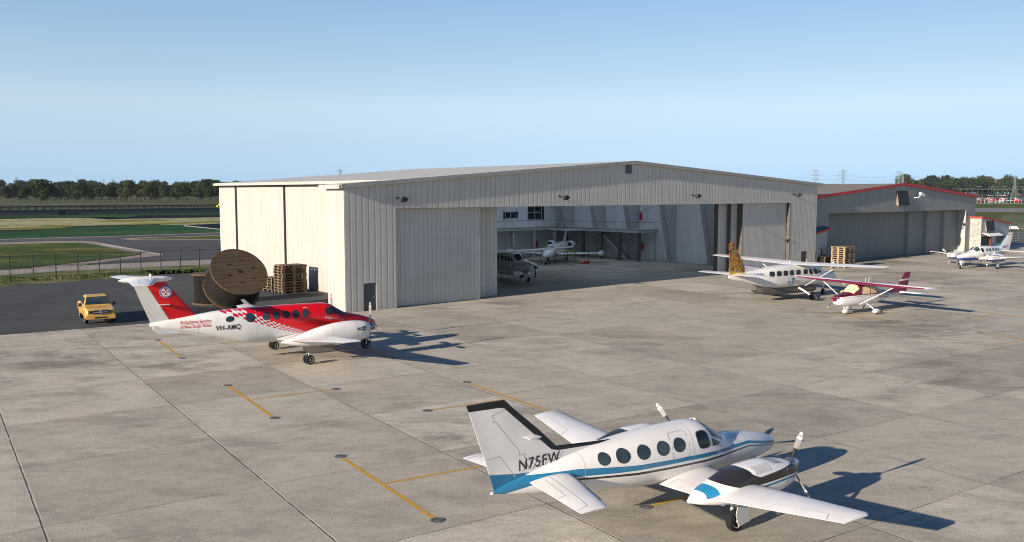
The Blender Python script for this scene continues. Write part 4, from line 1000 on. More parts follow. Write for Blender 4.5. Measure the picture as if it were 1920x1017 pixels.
# ================================================================ hangars
def corr(name, c, axis, sp=.30, dark=.55, rough=.5, metal=.0, streak=.25, bumps=.22, alt=None):
    "vertically ribbed sheet metal"
    m = MT(name, c, rough, metal, .35); x, y, z = m.xyz(); a = x if axis == 'x' else y
    f = m.M('FRACT', m.M('DIVIDE', a, sp)); g = m.rng(m.M('ABSOLUTE', m.M('SUBTRACT', f, .5)), .40, .48)
    n = m.noise(1.0, 6, sc=((1.6,1.6,.10) if axis == 'x' else (1.6,1.6,.10)), rough=.6); n2 = m.noise(.35, 5, rough=.6)
    base = m.mix(m.M('MULTIPLY', m.rng(n, .42, .72), streak), c, tuple(q*.55 for q in c))
    base = m.mix(m.M('MULTIPLY', m.rng(n2, .45, .75), .25), base, tuple(q*.7 for q in c))
    pn = m.n('ShaderNodeTexWhiteNoise'); pn.noise_dimensions = '1D'; m.set(pn.inputs['W'], m.M('FLOOR', m.M('DIVIDE', a, sp*3)))
    base = m.mix(m.M('MULTIPLY', pn.outputs['Value'], .14), base, tuple(q*.6 for q in c))
    base = m.mix(m.M('MULTIPLY', g, 1-dark), base, tuple(q*.45 for q in c))
    # rows of fixings
    fz = m.M('FRACT', m.M('DIVIDE', z, 1.45)); bolt = m.AND(m.lt(m.M('ABSOLUTE', m.M('SUBTRACT', fz, .5)), .022), m.lt(m.M('ABSOLUTE', m.M('SUBTRACT', f, .25)), .10))
    base = m.mix(m.M('MULTIPLY', bolt, .35), base, tuple(q*.4 for q in c))
    # splash dirt near the ground
    base = m.mix(m.M('MULTIPLY', m.rng(m.M('ADD', z, m.M('MULTIPLY', n2, 1.2)), .5, 1.5, 1, 0), .30), base, tuple(q*.5 for q in c))
    m.bump(m.M('ADD', m.rng(m.M('ABSOLUTE', m.M('SUBTRACT', f, .5)), .32, .46, 1, 0), m.M('MULTIPLY', n2, .15)), bumps, .02)
    return m.col(base)
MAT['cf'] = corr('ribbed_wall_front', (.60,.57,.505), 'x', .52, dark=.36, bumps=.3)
MAT['cs'] = corr('ribbed_wall_side', (.425,.378,.345), 'y', .55, dark=.62, streak=.25, bumps=.2)  # same cladding as the front, colour lowered to keep the sunlit side from clipping
MAT['cd'] = corr('ribbed_door_sheet', (.57,.55,.50), 'x', .42, dark=.4, bumps=.25)
MAT['ci'] = corr('ribbed_inner_side', (.78,.79,.79), 'y', .35)
MAT['cb'] = corr('ribbed_inner_back', (.78,.79,.79), 'x', .35)
MAT['c2'] = corr('ribbed_wall_grey', (.30,.305,.29), 'x', .5, dark=.2, streak=.35, bumps=.3)
MAT['c2d'] = corr('ribbed_door_grey', (.23,.245,.245), 'x', .5, dark=.15, streak=.45, bumps=.3)
MAT['c2s'] = corr('ribbed_side_grey', (.35,.35,.33), 'y', .34)
MAT['roof1'] = plain('pale_roof_sheet', (.44,.415,.37), .5, var=.08, scale=.4)
MAT['gutter'] = plain('cream_gutter', (.34,.325,.30), .5, var=.1)
MAT['gutterf'] = plain('grey_verge_trim', (.38,.36,.33), .55, var=.15)
MAT['darkgrey'] = plain('dark_grey_door', (.075,.085,.095), .5)
MAT['pipe'] = plain('black_downpipe', (.015,.017,.02), .5)
MAT['rust'] = plain('brown_steel_edge', (.080,.068,.054), .7, var=.35, scale=2)
MAT['brownstep'] = plain('brown_stair_tread', (.13,.10,.075), .7)
MAT['steelgrey'] = plain('painted_steel_grey', (.48,.50,.50), .6, var=.12)
MAT['steeldark'] = plain('painted_steel_dark', (.10,.115,.12), .5)
MAT['redtrim'] = plain('red_trim', (.50,.012,.012), .45, var=.12)
def added_rooflight():  # translucent sheet added to let more daylight into the hangar
    m = MT('added_translucent_sheet', (.8,.82,.84), .5); tl = m.n('ShaderNodeBsdfTranslucent'); tl.inputs[0].default_value = (.80,.90,1.0,1); mx = m.n('ShaderNodeMixShader'); mx.inputs[0].default_value = .97
    m.t.links.new(m.b.outputs[0], mx.inputs[1]); m.t.links.new(tl.outputs[0], mx.inputs[2]); m.t.links.new(mx.outputs[0], m.t.nodes['Material Output'].inputs[0]); return m.m
MAT['added_rooflight'] = added_rooflight()
def roof2():
    m = MT('weathered_sheet_roof', (.2,.18,.15), .8); x, y, z = m.xyz()
    n = m.noise(.5, 6, sc=(.3,2.5,1), rough=.7); f = m.M('FRACT', m.M('DIVIDE', y, .9))
    c = m.mix(m.rng(n, .35, .7), (.20,.175,.15), (.135,.12,.105)); c = m.mix(m.M('MULTIPLY', m.gt(f, .9), .4), c, (.09,.08,.07)); return m.col(c)
MAT['roof2'] = roof2()
MAT['bluegrey'] = plain('blue_grey_sheet', (.10,.13,.19), .6)
def blocks():
    m = MT('painted_block_wall', (.45,.46,.47), .8); br = m.n('ShaderNodeTexBrick'); x, y, z = m.xyz()
    c = m.n('ShaderNodeCombineXYZ'); m.set(c.inputs[0], x); m.set(c.inputs[1], z); m.t.links.new(c.outputs[0], br.inputs['Vector'])
    br.inputs['Scale'].default_value = 1; br.inputs['Brick Width'].default_value = .8; br.inputs['Row Height'].default_value = .24; br.inputs['Mortar Size'].default_value = .012
    br.inputs['Color1'].default_value = (.40,.41,.42,1); br.inputs['Color2'].default_value = (.46,.46,.46,1); br.inputs['Mortar'].default_value = (.27,.28,.29,1)
    return m.col(br.outputs['Color'])
MAT['blocks'] = blocks()
def stucco():
    m = MT('pebbledash_stucco', (.6,.56,.48), .9); n = m.noise(2.6, 7, rough=.85); m.bump(n, .7, .06)
    return m.col(m.mix(m.rng(n, .42, .54), (.21,.205,.19), (.34,.335,.31)))
MAT['stucco'] = stucco()
MAT['cream'] = plain('cream_render', (.33,.33,.31), .8)
MAT['brick'] = plain('red_brown_brick', (.24,.09,.055), .85, var=.3)
def hazard():
    m = MT('black_yellow_hazard_stripes', (.5,.4,.02), .5); x, y, z = m.xyz()
    f = m.M('FRACT', m.M('MULTIPLY', m.M('ADD', m.M('ADD', x, y), z), 1.6)); return m.col(m.mix(m.gt(f, .45), (.02,.02,.02), (.42,.34,.02)))
MAT['hazard'] = hazard()

def hroot(name, u0, v0, label, cat, group=None):
    o = empty(name, hg(u0, v0), HRZ, label, cat, group); o['_u'] = u0; o['_v'] = v0; return o
def hb(mb, name, mat, root, par=None):
    "part given in hangar coordinates"
    o = mb.build(name, mat if not isinstance(mat, str) else MAT[mat], par or root)
    if par is None: o.location = (-root['_u'], -root['_v'], 0)
    return o
def hbox(root, name, mat, *b, par=None):
    mb = MB(); mb.box(*b); return hb(mb, name, mat, root, par)

PK = 30.7
def zt(u): return 9.12 + (11.46-9.12)*u/PK if u <= PK else 11.46 + (9.58-11.46)*(u-PK)/(62.1-PK)
h1 = hroot('hangar', 31, 0, 'large pale ribbed metal hangar with a wide open doorway and low gable roof', 'hangar')
mb = MB(); mb.prism([(0,0),(1.55,0),(1.55,2.07),(2.61,2.07),(2.61,0),(4.4,0),(4.4,7.6),(56.66,7.62),(56.66,0),(59.1,0),(59.1,2.0),(60.2,2.0),(60.2,0),(62.1,0),(62.1,zt(62.1)),(PK,zt(PK)),(0,zt(0))], 'y', 0, .22)
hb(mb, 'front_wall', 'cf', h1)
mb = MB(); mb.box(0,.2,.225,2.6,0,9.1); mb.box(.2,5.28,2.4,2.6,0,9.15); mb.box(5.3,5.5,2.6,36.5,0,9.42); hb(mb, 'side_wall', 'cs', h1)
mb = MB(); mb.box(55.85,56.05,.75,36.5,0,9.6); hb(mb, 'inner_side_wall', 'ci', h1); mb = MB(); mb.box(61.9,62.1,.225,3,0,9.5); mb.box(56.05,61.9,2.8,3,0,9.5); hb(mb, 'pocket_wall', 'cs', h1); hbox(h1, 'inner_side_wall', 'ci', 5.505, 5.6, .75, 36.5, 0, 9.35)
mb = MB(); mb.prism([(5.3,0),(56,0),(56,9.8),(PK,11.4),(5.3,9.4)], 'y', 36.6, 36.8); hb(mb, 'back_wall', 'cb', h1)
def slab(u0, u1, v0, v1, t=.27, dz=.0):
    mb = MB(); n = 2
    poly = [(u0, zt(max(u0,0))+ (u0 if u0 < 0 else 0)*.076+dz), (u1, zt(min(u1,62.1))-(max(0,u1-62.1))*.06+dz)]
    poly = [poly[0], poly[1], (poly[1][0], poly[1][1]+t), (poly[0][0], poly[0][1]+t)]
    mb.prism(poly, 'y', v0, v1); return mb
rf = hb(slab(4.85, PK, -.02, 36.9, .24, .03), 'roof', 'roof1', h1)
RL = [(2.6,7.2),(8.4,13.0),(14.2,18.8),(20.0,24.6),(25.8,30.4),(31.6,35.8)]  # gaps added in the unseen right slope to brighten the interior
mb = MB(); v0_ = -.02
for a, b in RL + [(36.9,36.9)]:
    q = slab(PK, 57.0, v0_, a, .24, .03); mb.add(q.v, q.f); v0_ = b
for a, b in RL:
    q = slab(PK, 33.2, a, b, .24, .03); mb.add(q.v, q.f); q = slab(54.6, 57.0, a, b, .24, .03); mb.add(q.v, q.f)
rs_ = hb(mb, 'roof', 'roof1', h1)
for a, b in RL:
    q = slab(33.2, 54.6, a, b, .03, .16); hb(q, 'added_roof_light', 'added_rooflight', h1)
hb(slab(-.25, 4.84, -.02, 2.95, .22, .03), 'roof', 'roof1', h1); hb(slab(57.0, 62.9, -.02, 3.3, .22, .03), 'roof', 'roof1', h1)
mb = slab(-.30, PK, -.24, -.025, .30, .0); m2 = slab(PK, 63.0, -.24, -.025, .30, .0); mb.add(m2.v, m2.f); hb(mb, 'verge_trim', 'gutterf', h1)
hbox(h1, 'gutter', 'gutter', 4.66, 4.84, 3.0, 36.9, 9.50, 9.73); hbox(h1, 'gutter', 'gutter', -.46, -.31, -.2, 2.95, 9.06, 9.36)
for v in (20.8, 32.2): hbox(h1, 'downpipe', 'pipe', 5.16, 5.30, v-.11, v+.11, 0, 9.42)
hbox(h1, 'soffit', 'pipe', 4.86, 5.3, 3.0, 36.8, 9.425, 9.44)
d1 = hbox(h1, 'personnel_door', 'darkgrey', 1.55, 2.61, .14, .20, 0, 2.07); mb = MB(); mb.box(2.36,2.48,.09,.137,.98,1.04); hb(mb, 'door_handle', 'steel', h1, d1)
hbox(h1, 'personnel_door', 'darkgrey', 59.1, 60.2, .15, .20, 0, 2.0); hbox(h1, 'door_jamb', 'rust', 60.14, 60.2, -.01, .14, 0, 2.02)
hbox(h1, 'roof_vent', 'darkgrey', 29.55, 30.35, -.06, -.002, 10.55, 11.35)
for (a, b, v) in ((4.42,12.75,.42),(11.2,13.9,1.12),(12.4,15.5,1.62)):
    hbox(h1, 'sliding_door', 'cd', a, b, v, v+.12, .03, 7.9)
for (a, b, v0, v1) in ((45.7,49.5,1.62,2.1),(47.25,51,1.12,1.55),(48.35,56.6,.42,1.05)):
    dd = hbox(h1, 'sliding_door', 'cd', a+.02, b, v0, v0+.12, .03, 7.9); mb = MB(); mb.box(a-.05,a+.015,v0-.01,v1,.03,7.9); hb(mb, 'door_edge', 'rust', h1, dd)
hbox(h1, 'door_jamb', 'rust', 56.58, 56.655, -.02, .35, 0, 7.6)
for v in (3.4, 9.5, 15.8, 22.0, 28.2, 34.4):
    mb = MB(); mb.prism([(55.84,0),(55.84,9.5),(52.9,9.5),(55.15,.0)], 'y', v, v+.32)
    fr = hb(mb, 'wall_frame', 'steelgrey', h1); mb = MB(); mb.prism([(55.12,0),(52.87,9.5),(52.55,9.5),(54.8,0)], 'y', v-.12, v+.44); hb(mb, 'frame_flange', 'ltgrey2', h1, fr) if 'ltgrey2' in MAT else hb(mb, 'frame_flange', plain('flange_grey', (.36,.36,.36), .6), h1, fr)
    mb = MB(); mb.prism([(5.62,0),(5.62,9.2),(8.5,9.2),(6.3,0)], 'y', v, v+.32); hb(mb, 'wall_frame', 'steelgrey', h1)
    mb = MB(); mb.prism([(5.7,8.9),(PK,10.7),(PK,11.35),(5.7,9.4)], 'y', v+.02, v+.3); mb.prism([(PK,10.7),(55.8,9.2),(55.8,9.8),(PK,11.35)], 'y', v+.02, v+.3); hb(mb, 'rafter', 'steelgrey', h1)
def framed_window(root, u0, u1, z0, z1, v, nx, nz, fm='steelgrey', gm='darkglass', name='window'):
    w_ = hbox(root, name, gm, u0, u1, v-.03, v-.004, z0, z1); mb = MB(); t = .07
    for i in range(nx+1):
        uu = u0+(u1-u0)*i/nx; mb.box(uu-t/2,uu+t/2,v-.08,v-.035,z0,z1)
    for j in range(nz+1):
        zz = z0+(z1-z0)*j/nz; mb.box(u0-t/2,u1+t/2,v-.095,v-.082,zz-t/2,zz+t/2)
    hb(mb, 'window_frame', fm, root, w_); return w_
framed_window(h1, 44.9, 46.8, 5.28, 6.12, 36.6, 2, 1); framed_window(h1, 48.95, 51.5, 5.0, 6.95, 36.6, 2, 2)
hbox(h1, 'window_shutter', 'black', 44.6, 44.8, 36.46, 36.59, 5.2, 6.2); hbox(h1, 'window_shutter', 'black', 46.9, 47.1, 36.46, 36.59, 5.2, 6.2); hbox(h1, 'window_shutter', 'black', 51.64, 51.9, 36.46, 36.59, 4.95, 7.0)

# floodlights on arms over the doorway
def floodlight(u, z, lab):
    t = hroot('floodlight', u, 0, lab, 'floodlight', 'floodlights over the hangar doorway')
    mb = MB(); mb.tube([(u,-.001,z+.12),(u,-.35,z+.12),(u+.06,-.5,z+.06)], .05, 8); mb.lathe([(.10,0),(.10,.05)], (u,0,z+.12), (0,-1,0), 12); hb(mb, 'arm', 'black', t)
    mb = MB(); M_ = Matrix.Rotation(R(-32), 3, 'X'); mb.cbox((u+.15,-.72,z-.02), (.52,.38,.16), M=M_); mb.cbox((u+.15,-.70,z+.10), (.30,.22,.12), M=M_); hd = hb(mb, 'housing', 'black', t)
    mb = MB(); mb.cbox((u+.15,-.755,z-.105), (.44,.30,.012), M=M_); hb(mb, 'lens', 'darkglass', t, hd)
floodlight(4.55, 8.25, 'black floodlight at the left corner of the large hangar above its closed door')
floodlight(21.2, 8.33, 'black floodlight on the beam above the left part of the open doorway')
floodlight(39.3, 8.42, 'black floodlight on the beam right of the roof peak above the open doorway')
floodlight(57.1, 8.48, 'black floodlight at the right end of the large hangar above the small door')

# mezzanine inside
mz = hroot('mezzanine', 52.3, 18.9, 'grey steel mezzanine gallery with striped handrail inside the hangar', 'mezzanine')
mb = MB(); mb.box(52.3,55.83,18.9,36.55,3.66,3.98); mb.box(5.62,52.295,34.1,36.55,3.66,3.98); hb(mb, 'deck', 'steelgrey', mz)
for v in (19.25,22.6,25.95,29.35,32.8):
    mb = MB(); mb.box(52.55,52.62,v-.16,v+.16,0,3.655); mb.box(52.88,52.95,v-.16,v+.16,0,3.655); mb.box(52.62,52.88,v-.04,v+.04,0,3.655); hb(mb, 'column', 'steeldark', mz)
for k in range(13):
    u = 52.3-3.75*k-.3; mb = MB(); mb.box(u-.16,u+.16,34.3,34.37,0,3.655); mb.box(u-.16,u+.16,34.63,34.7,0,3.655); mb.box(u-.04,u+.04,34.37,34.63,0,3.655); hb(mb, 'column', 'steelgrey', mz)
hbox(mz, 'end_post', 'steelgrey', 55.45, 55.62, 18.95, 19.1, 0, 3.65)
for k in range(12): hbox(mz, 'rail_post', 'steelgrey', 52.34, 52.38, 19.0+k*1.41-.02, 19.0+k*1.41+.02, 3.99, 4.93)
for k in range(30): hbox(mz, 'rail_post', 'steelgrey', 52.3-1.4*k-.02-1.0, 52.3-1.4*k+.02-1.0, 34.14, 34.18, 3.99, 4.93)
for k in range(3): hbox(mz, 'rail_post', 'steelgrey', 53.2+k*1.1, 53.24+k*1.1, 18.94, 18.98, 3.99, 4.93)
mb = MB(); mb.box(52.33,52.39,19,34.15,4.94,5.0); mb.box(8,52.33,34.13,34.19,4.94,5.0); mb.box(52.4,55.8,18.93,18.99,4.94,5.0)
mb.box(52.24,52.29,18.9,34.09,3.985,4.04); mb.box(8,52.2,34.04,34.09,3.985,4.04); mb.box(52.3,55.8,18.84,18.89,3.985,4.04); hb(mb, 'handrail', 'hazard', mz)
sr = hroot('staircase', 54.7, 22.4, 'grey steel staircase climbing to the mezzanine beside the right inner wall', 'staircase')
ns = 15
for sgn, uu in ((0, 53.85), (1, 54.95)):
    mb = MB(); mb.prism([(22.2,.0),(22.6,.0),(28.0,3.62),(28.0,3.98),(27.6,3.98)], 'x', uu, uu+.06); hb(mb, 'stringer', 'steelgrey', sr)
    mb = MB(); mb.tube([(uu+.03,22.4,1.0),(uu+.03,27.9,4.9)], .03, 6); 
    for k in range(7):
        v = 22.6+k*.85; zz = (v-22.4)/5.5*3.85; mb.tube([(uu+.03,v,zz),(uu+.03,v,zz+1.0)], .022, 6)
    hb(mb, 'handrail', 'steelgrey', sr)
for k in range(ns):
    v = 22.5+5.3*k/ns; zz = .25+3.6*k/ns; hbox(sr, 'step', 'brownstep', 53.92, 54.94, v, v+.30, zz, zz+.05) if 'brownstep' in MAT else None
def extinguisher(u, v, z, lab, face='v'):
    t = hroot('fire_extinguisher', u, v, lab, 'fire extinguisher', 'fire extinguishers inside the hangar')
    mb = MB(); mb.lathe([(.02,-.5),(.14,-.48),(.15,-.4),(.15,.25),(.11,.38),(.05,.44)], (u,v,z), (0,0,1), 16); b = hb(mb, 'cylinder', 'redtrim', t)
    mb = MB(); mb.box(u-.10,u+.06,v-.03,v+.03,z+.445,z+.53); mb.tube([(u+.04,v,z+.47),(u+.17,v,z+.3),(u+.18,v,z-.2)], .02, 6); hb(mb, 'valve', 'black', t)
extinguisher(50.6, 36.4, 1.6, 'red fire extinguisher on the back wall behind the business jet')
extinguisher(55.62, 21.6, 5.7, 'red fire extinguisher on the right inner wall above the mezzanine deck')
extinguisher(55.62, 21.2, 1.75, 'red fire extinguisher on the right inner wall below the mezzanine deck')
# work platform and towing jack
wp = hroot('work_platform', 42.5, 21.8, 'small mobile work platform with striped edges beside the business jet', 'work platform')
mb = MB(); mb.box(41.4,43.4,21.0,22.6,1.62,1.70); hb(mb, 'deck', 'steel', wp)
mb = MB()
for u in (41.42,43.34):
    for v in (21.02,22.55): mb.box(u,u+.06,v,v+.06,.08,1.61)
mb.box(41.42,43.4,21.03,21.07,.5,.55); mb.box(41.42,43.4,22.55,22.59,.5,.55); hb(mb, 'leg_frame', 'steeldark', wp)
for k in range(5):
    hbox(wp, 'step', 'hazard', 41.9, 42.9, 20.2+k*.18, 20.42+k*.18, .28+k*.27, .31+k*.27)
mb = MB(); mb.box(41.36,43.44,20.95,20.995,1.58,1.74); mb.tube([(41.86,20.15,.1),(41.86,21.0,1.6)], .03, 6); mb.tube([(42.94,20.15,.1),(42.94,21.0,1.6)], .03, 6); hb(mb, 'striped_edge', 'hazard', wp)
mb = MB()
for u in (41.45,43.35):
    for v in (21.05,22.55): mb.tube([(u,v,1.7),(u,v,2.6)], .02, 6)
mb.tube([(41.45,22.55,2.6),(43.35,22.55,2.6)], .02, 6); mb.tube([(43.35,21.05,2.6),(43.35,22.55,2.6)], .02, 6); mb.tube([(41.45,21.05,2.6),(41.45,22.55,2.6)], .02, 6); hb(mb, 'guard_rail', 'steelgrey', wp)
tj = hroot('tow_jack', 45.3, 20.9, 'red low towing jack with an upright post standing on the hangar floor', 'jack')
mb = MB(); mb.box(44.9,45.5,20.75,21.15,.08,.35); mb.box(43.9,44.9,20.85,20.92,.05,.13); mb.box(43.9,44.9,21.0,21.07,.05,.13); hb(mb, 'base', 'redtrim', tj)
mb = MB(); mb.tube([(45.4,20.95,.3),(45.45,20.95,1.55)], .04, 8); mb.lathe([(.09,-.06),(.09,.06)], (45.0,20.75,.09), (0,1,0), 12); mb.lathe([(.09,-.06),(.09,.06)], (45.4,21.15,.09), (0,1,0), 12); hb(mb, 'post', 'black', tj)

# ---------------------------------------------------------------- second hangar
PK2 = 85.45; L2, R2 = 63.2, 107.6
def z2(u): return 9.85 - abs(u-PK2)*(9.85-8.12)/22.3
h2 = hroot('hangar', 85, 1.3, 'grey ribbed metal hangar with red roof trim and closed doors behind the parked airplanes', 'hangar')
mb = MB(); mb.prism([(L2,0),(66.8,0),(66.8,6.23),(104.5,6.23),(104.5,0),(R2,0),(R2,z2(R2)),(PK2,z2(PK2)),(L2,z2(L2))], 'y', 1.3, 1.55); hb(mb, 'front_wall', 'c2', h2)
mb = MB(); mb.box(R2-.25,R2,1.555,42,0,8.1); mb.box(L2,L2+.25,1.555,42,0,8.1); hb(mb, 'side_wall', 'c2s', h2)
hbox(h2, 'back_wall', 'c2', L2, R2, 42.0, 42.2, 0, 8.1)
for a, b in ((L2-.3, PK2), (PK2, R2+.35)):
    mb = MB(); mb.prism([(a,z2(a)),(b,z2(b)),(b,z2(b)+.14),(a,z2(a)+.14)], 'y', 1.16, 42.5); hb(mb, 'roof', 'roof2', h2)
    mb = MB(); mb.prism([(a,z2(a)-.12),(b,z2(b)-.12),(b,z2(b)+.24),(a,z2(a)+.24)], 'y', 1.06, 1.155); hb(mb, 'red_trim', 'redtrim', h2)
for a, b, v in ((66.9,91.5,3.4),(90.7,96.2,3.05),(95.4,101,2.72),(100.15,104.4,2.4)):
    dd = hbox(h2, 'sliding_door', 'c2d', a+.02, b, v, v+.1, .02, 6.6)
    if a > 67: mb = MB(); mb.box(a-.04,a+.015,v-.01,v+.42,.02,6.6); hb(mb, 'door_edge', 'cream', h2, dd)
hbox(h2, 'door_jamb', 'cream', 104.42, 104.495, 1.27, 3.6, 0, 6.22); hbox(h2, 'door_jamb', 'cream', 66.81, 66.9, 1.27, 3.6, 0, 6.22)
hbox(h2, 'door_header', 'c2d', 66.9, 104.4, 3.6, 3.7, 0, 7.6); hbox(h2, 'soffit', 'steeldark', 66.9, 104.4, 1.6, 3.6, 6.62, 6.7)
# louvred box and camera on its front
lb = hroot('wall_screen', 84.9, 1.2, 'dark tilted screen box high on the front of the grey hangar below its peak', 'screen')
def tiltbox(root, u0, u1, z0, z1, v, dep, sidem='doorgrey'):
    mb = MB(); mb.add([(u0+.02,v-.06,z1),(u1,v-.06,z1),(u1,v-dep,z0),(u0+.02,v-dep,z0)], [(0,1,2,3)]); mb.add([(u1,v-.06,z1),(u1,v,z1),(u1,v,z0),(u1,v-dep,z0)], [(0,1,2,3)])
    mb.add([(u0,v,z1),(u1,v,z1),(u1,v-.06,z1),(u0,v-.06,z1)], [(0,1,2,3)]); mb.add([(u0,v,z0),(u1,v,z0),(u1,v-dep,z0),(u0,v-dep,z0)], [(0,1,2,3)]); hb(mb, 'screen', 'black', root)
    mb = MB(); mb.add([(u0,v-.06,z1),(u0,v,z1),(u0,v,z0),(u0,v-dep,z0)], [(0,1,2,3)]); hb(mb, 'side_panel', sidem, root)
tiltbox(lb, 83.4, 86.4, 7.05, 9.0, 1.298, .40)
sc_ = hroot('security_camera', 88.8, 1.3, 'white security camera on a bracket on the grey hangar front', 'camera')
mb = MB(); mb.tube([(88.3,1.29,8.05),(88.6,.85,8.1),(88.9,.75,8.35)], .06, 8); hb(mb, 'bracket', 'whitetext', sc_)
mb = MB(); mb.cbox((89.3,.7,8.5), (1.15,.34,.36), M=Matrix.Rotation(R(14), 3, 'Y')); hb(mb, 'housing', 'whitetext', sc_)

# ---------------------------------------------------------------- lean-to and office
an = hroot('lean_to_office', 64, .3, 'small grey block lean-to with red roof edge wedged between the two hangars', 'outbuilding')
mb = MB(); mb.prism([(62.35,0),(63.05,0),(63.05,2.15),(64.1,2.15),(64.1,0),(65.1,0),(65.1,4.25),(62.35,3.85)], 'y', .3, .5); hb(mb, 'wall', 'blocks', an); hbox(an, 'side_wall', 'blocks', 64.9, 65.1, .505, 1.29, 0, 4.2)
mb = MB(); A_ = [(62.3,.2,3.95),(65.75,.2,4.46),(65.75,1.29,4.75),(62.3,1.29,4.42)]; mb.add(A_+[(p[0],p[1],p[2]+.05) for p in A_], [(3,2,1,0),(4,5,6,7),(0,1,5,4),(1,2,6,5),(2,3,7,6),(3,0,4,7)]); hb(mb, 'roof', 'bluegrey', an)
mb = MB(); mb.prism([(62.3,3.86),(65.78,4.37),(65.78,4.56),(62.3,4.05)], 'y', .12, .195); hb(mb, 'red_trim', 'redtrim', an)
dd = hbox(an, 'door', 'bluewhite', 63.1, 63.95, .38, .44, 0, 2.1) if 'bluewhite' in MAT else hbox(an, 'door', plain('pale_door', (.42,.48,.52), .5), 63.1, 63.95, .38, .44, 0, 2.1)
hbox(an, 'door_jamb', 'black', 63.96, 64.09, .32, .45, 0, 2.13); hbox(an, 'window', 'darkglass', 62.42, 62.72, .26, .295, .9, 1.95)
for k, zz in enumerate((1.55,1.38)):
    mb = MB(); mb.box(63.38,63.66,.36,.375,zz,zz+.07); hb(mb, 'door_notice', 'redtext', an, dd)
of = hroot('office_building', 110, -.35, 'small office with pebbledash pier, red roof edge and white awning beside the grey hangar', 'office')
mb = MB(); mb.box(106.0,106.25,-.35,1.29,0,5.0); hb(mb, 'pebbledash_pier', 'stucco', of)
mb = MB(); mb.prism([(106.26,2.25),(106.26,4.98),(116.1,3.92),(116.1,0),(114.4,0),(114.4,.0),(111.0,.0),(110.0,0),(109.4,0),(109.4,2.25)], 'y', -.35, -.12); hb(mb, 'front_wall', 'blocks', of)
hbox(of, 'side_wall', 'blocks', 115.9, 116.1, -.115, 9, 0, 3.9); hbox(of, 'back_wall', 'blocks', 107.65, 116.1, 9, 9.2, 0, 3.9)
mb = MB(); mb.prism([(105.9,5.0),(106.3,5.0),(116.4,3.92),(116.4,4.08),(106.3,5.16),(105.9,5.16)], 'y', -.42, 9.3); hb(mb, 'roof', 'bluegrey', of)
mb = MB(); mb.prism([(105.85,4.98),(106.3,4.98),(116.5,3.88),(116.5,4.10),(106.3,5.2),(105.85,5.2)], 'y', -.52, -.425); mb.box(105.80,105.89,-.52,1.28,4.98,5.2); hb(mb, 'red_trim', 'redtrim', of)
hbox(of, 'doorway', 'black', 106.5, 109.1, -.30, -.25, 0, 2.24); hbox(of, 'brick_column', 'brick', 109.1, 109.55, -.46, -.36, 0, 2.1)
framed_window(of, 111.3, 114.3, 1.15, 2.35, -.35, 3, 2, 'steeldark', 'darkglass')
hbox(of, 'low_wall', 'cream', 110.1, 112.4, -1.1, -.9, 0, .75)
mb = MB(); A_ = [(106.3,-.36,2.80),(111.4,-.36,2.80),(111.4,-1.5,2.36),(106.3,-1.5,2.36)]; mb.add(A_+[(p[0],p[1],p[2]-.06) for p in A_], [(0,1,2,3),(7,6,5,4),(0,4,5,1),(1,5,6,2),(2,6,7,3),(3,7,4,0)]); hb(mb, 'awning', 'whitetext', of)
ls = hroot('wall_screen', 108.6, -.4, 'dark tilted screen box on the office front above the white awning', 'screen')
tiltbox(ls, 107.2, 110.1, 2.98, 4.48, -.355, .35, 'doorgrey')
# ================================================================ loose objects near the hangars
def wood(name, a, b, sc=(1,1,1)):
    m = MT(name, a, .85, spec=.2); n = m.noise(3.0, 7, sc=sc, rough=.7); n2 = m.noise(.9, 3)
    c = m.mix(m.rng(n, .3, .72), a, b); c = m.mix(m.M('MULTIPLY', m.rng(n2, .5, .75), .4), c, tuple(q*.5 for q in a)); m.bump(n, .3, .01); return m.col(c)
MAT['wood_old'] = wood('weathered_pallet_wood', (.10,.072,.047), (.19,.14,.095), (1,1,4))
MAT['wood_new'] = wood('fresh_pallet_wood', (.25,.18,.11), (.36,.275,.18), (1,1,4))
MAT['wood_dark'] = wood('dark_pallet_wood', (.045,.036,.028), (.10,.08,.06), (1,1,4))
def pallet_mesh(mat):
    mb = MB(); L, W_, Hh = 2.30, 1.75, .245; t = .035
    for i in range(3): 
        y = -W_/2+.0+(W_-.2)*i/2; mb.box(-L/2, L/2, y, y+.2, 0, t)
    for i in range(3):
        for j in range(3):
            x = -L/2+(L-.28)*i/2; y = -W_/2+(W_-.2)*j/2; mb.box(x, x+.28, y+.003, y+.197, t+.001, Hh-2*t-.004)
    for i in range(3):
        x = -L/2+(L-.28)*i/2; mb.box(x, x+.28, -W_/2+.002, W_/2-.002, Hh-2*t-.003, Hh-t-.002)
    for k in range(8):
        y = -W_/2+(W_-.16)*k/7; mb.box(-L/2, L/2, y, y+.16, Hh-t-.001, Hh-.002)
    o = mb.build('pallet', mat); return o
ORD = ['bottom','second','third','fourth','fifth','sixth','seventh','eighth','ninth','tenth','eleventh','twelfth']
def stack(n, u, v, mat, desc, group, rot=0.0, jit=.03):
    base = pallet_mesh(MAT[mat])
    for k in range(n):
        o = base if k == 0 else base.copy()
        if k: COL.objects.link(o)
        p = hg(u+random.uniform(-jit,jit), v+random.uniform(-jit,jit)); o.location = (p.x, p.y, k*.246); o.rotation_euler = (0,0,HRZ+rot+random.uniform(-.02,.02))
        pos = 'topmost pallet' if k == n-1 else ORD[k]+' pallet from the ground'
        tag(o, '%s of the %s' % (pos, desc), 'pallet', group)
stack(10, 3.0, 15.25, 'wood_old', 'tall weathered pallet stack by the white side wall', 'pallets stacked by the white side wall')
stack(5, 2.9, 17.35, 'wood_old', 'short weathered pallet stack behind the tall one', 'pallets stacked by the white side wall', .05, .08)
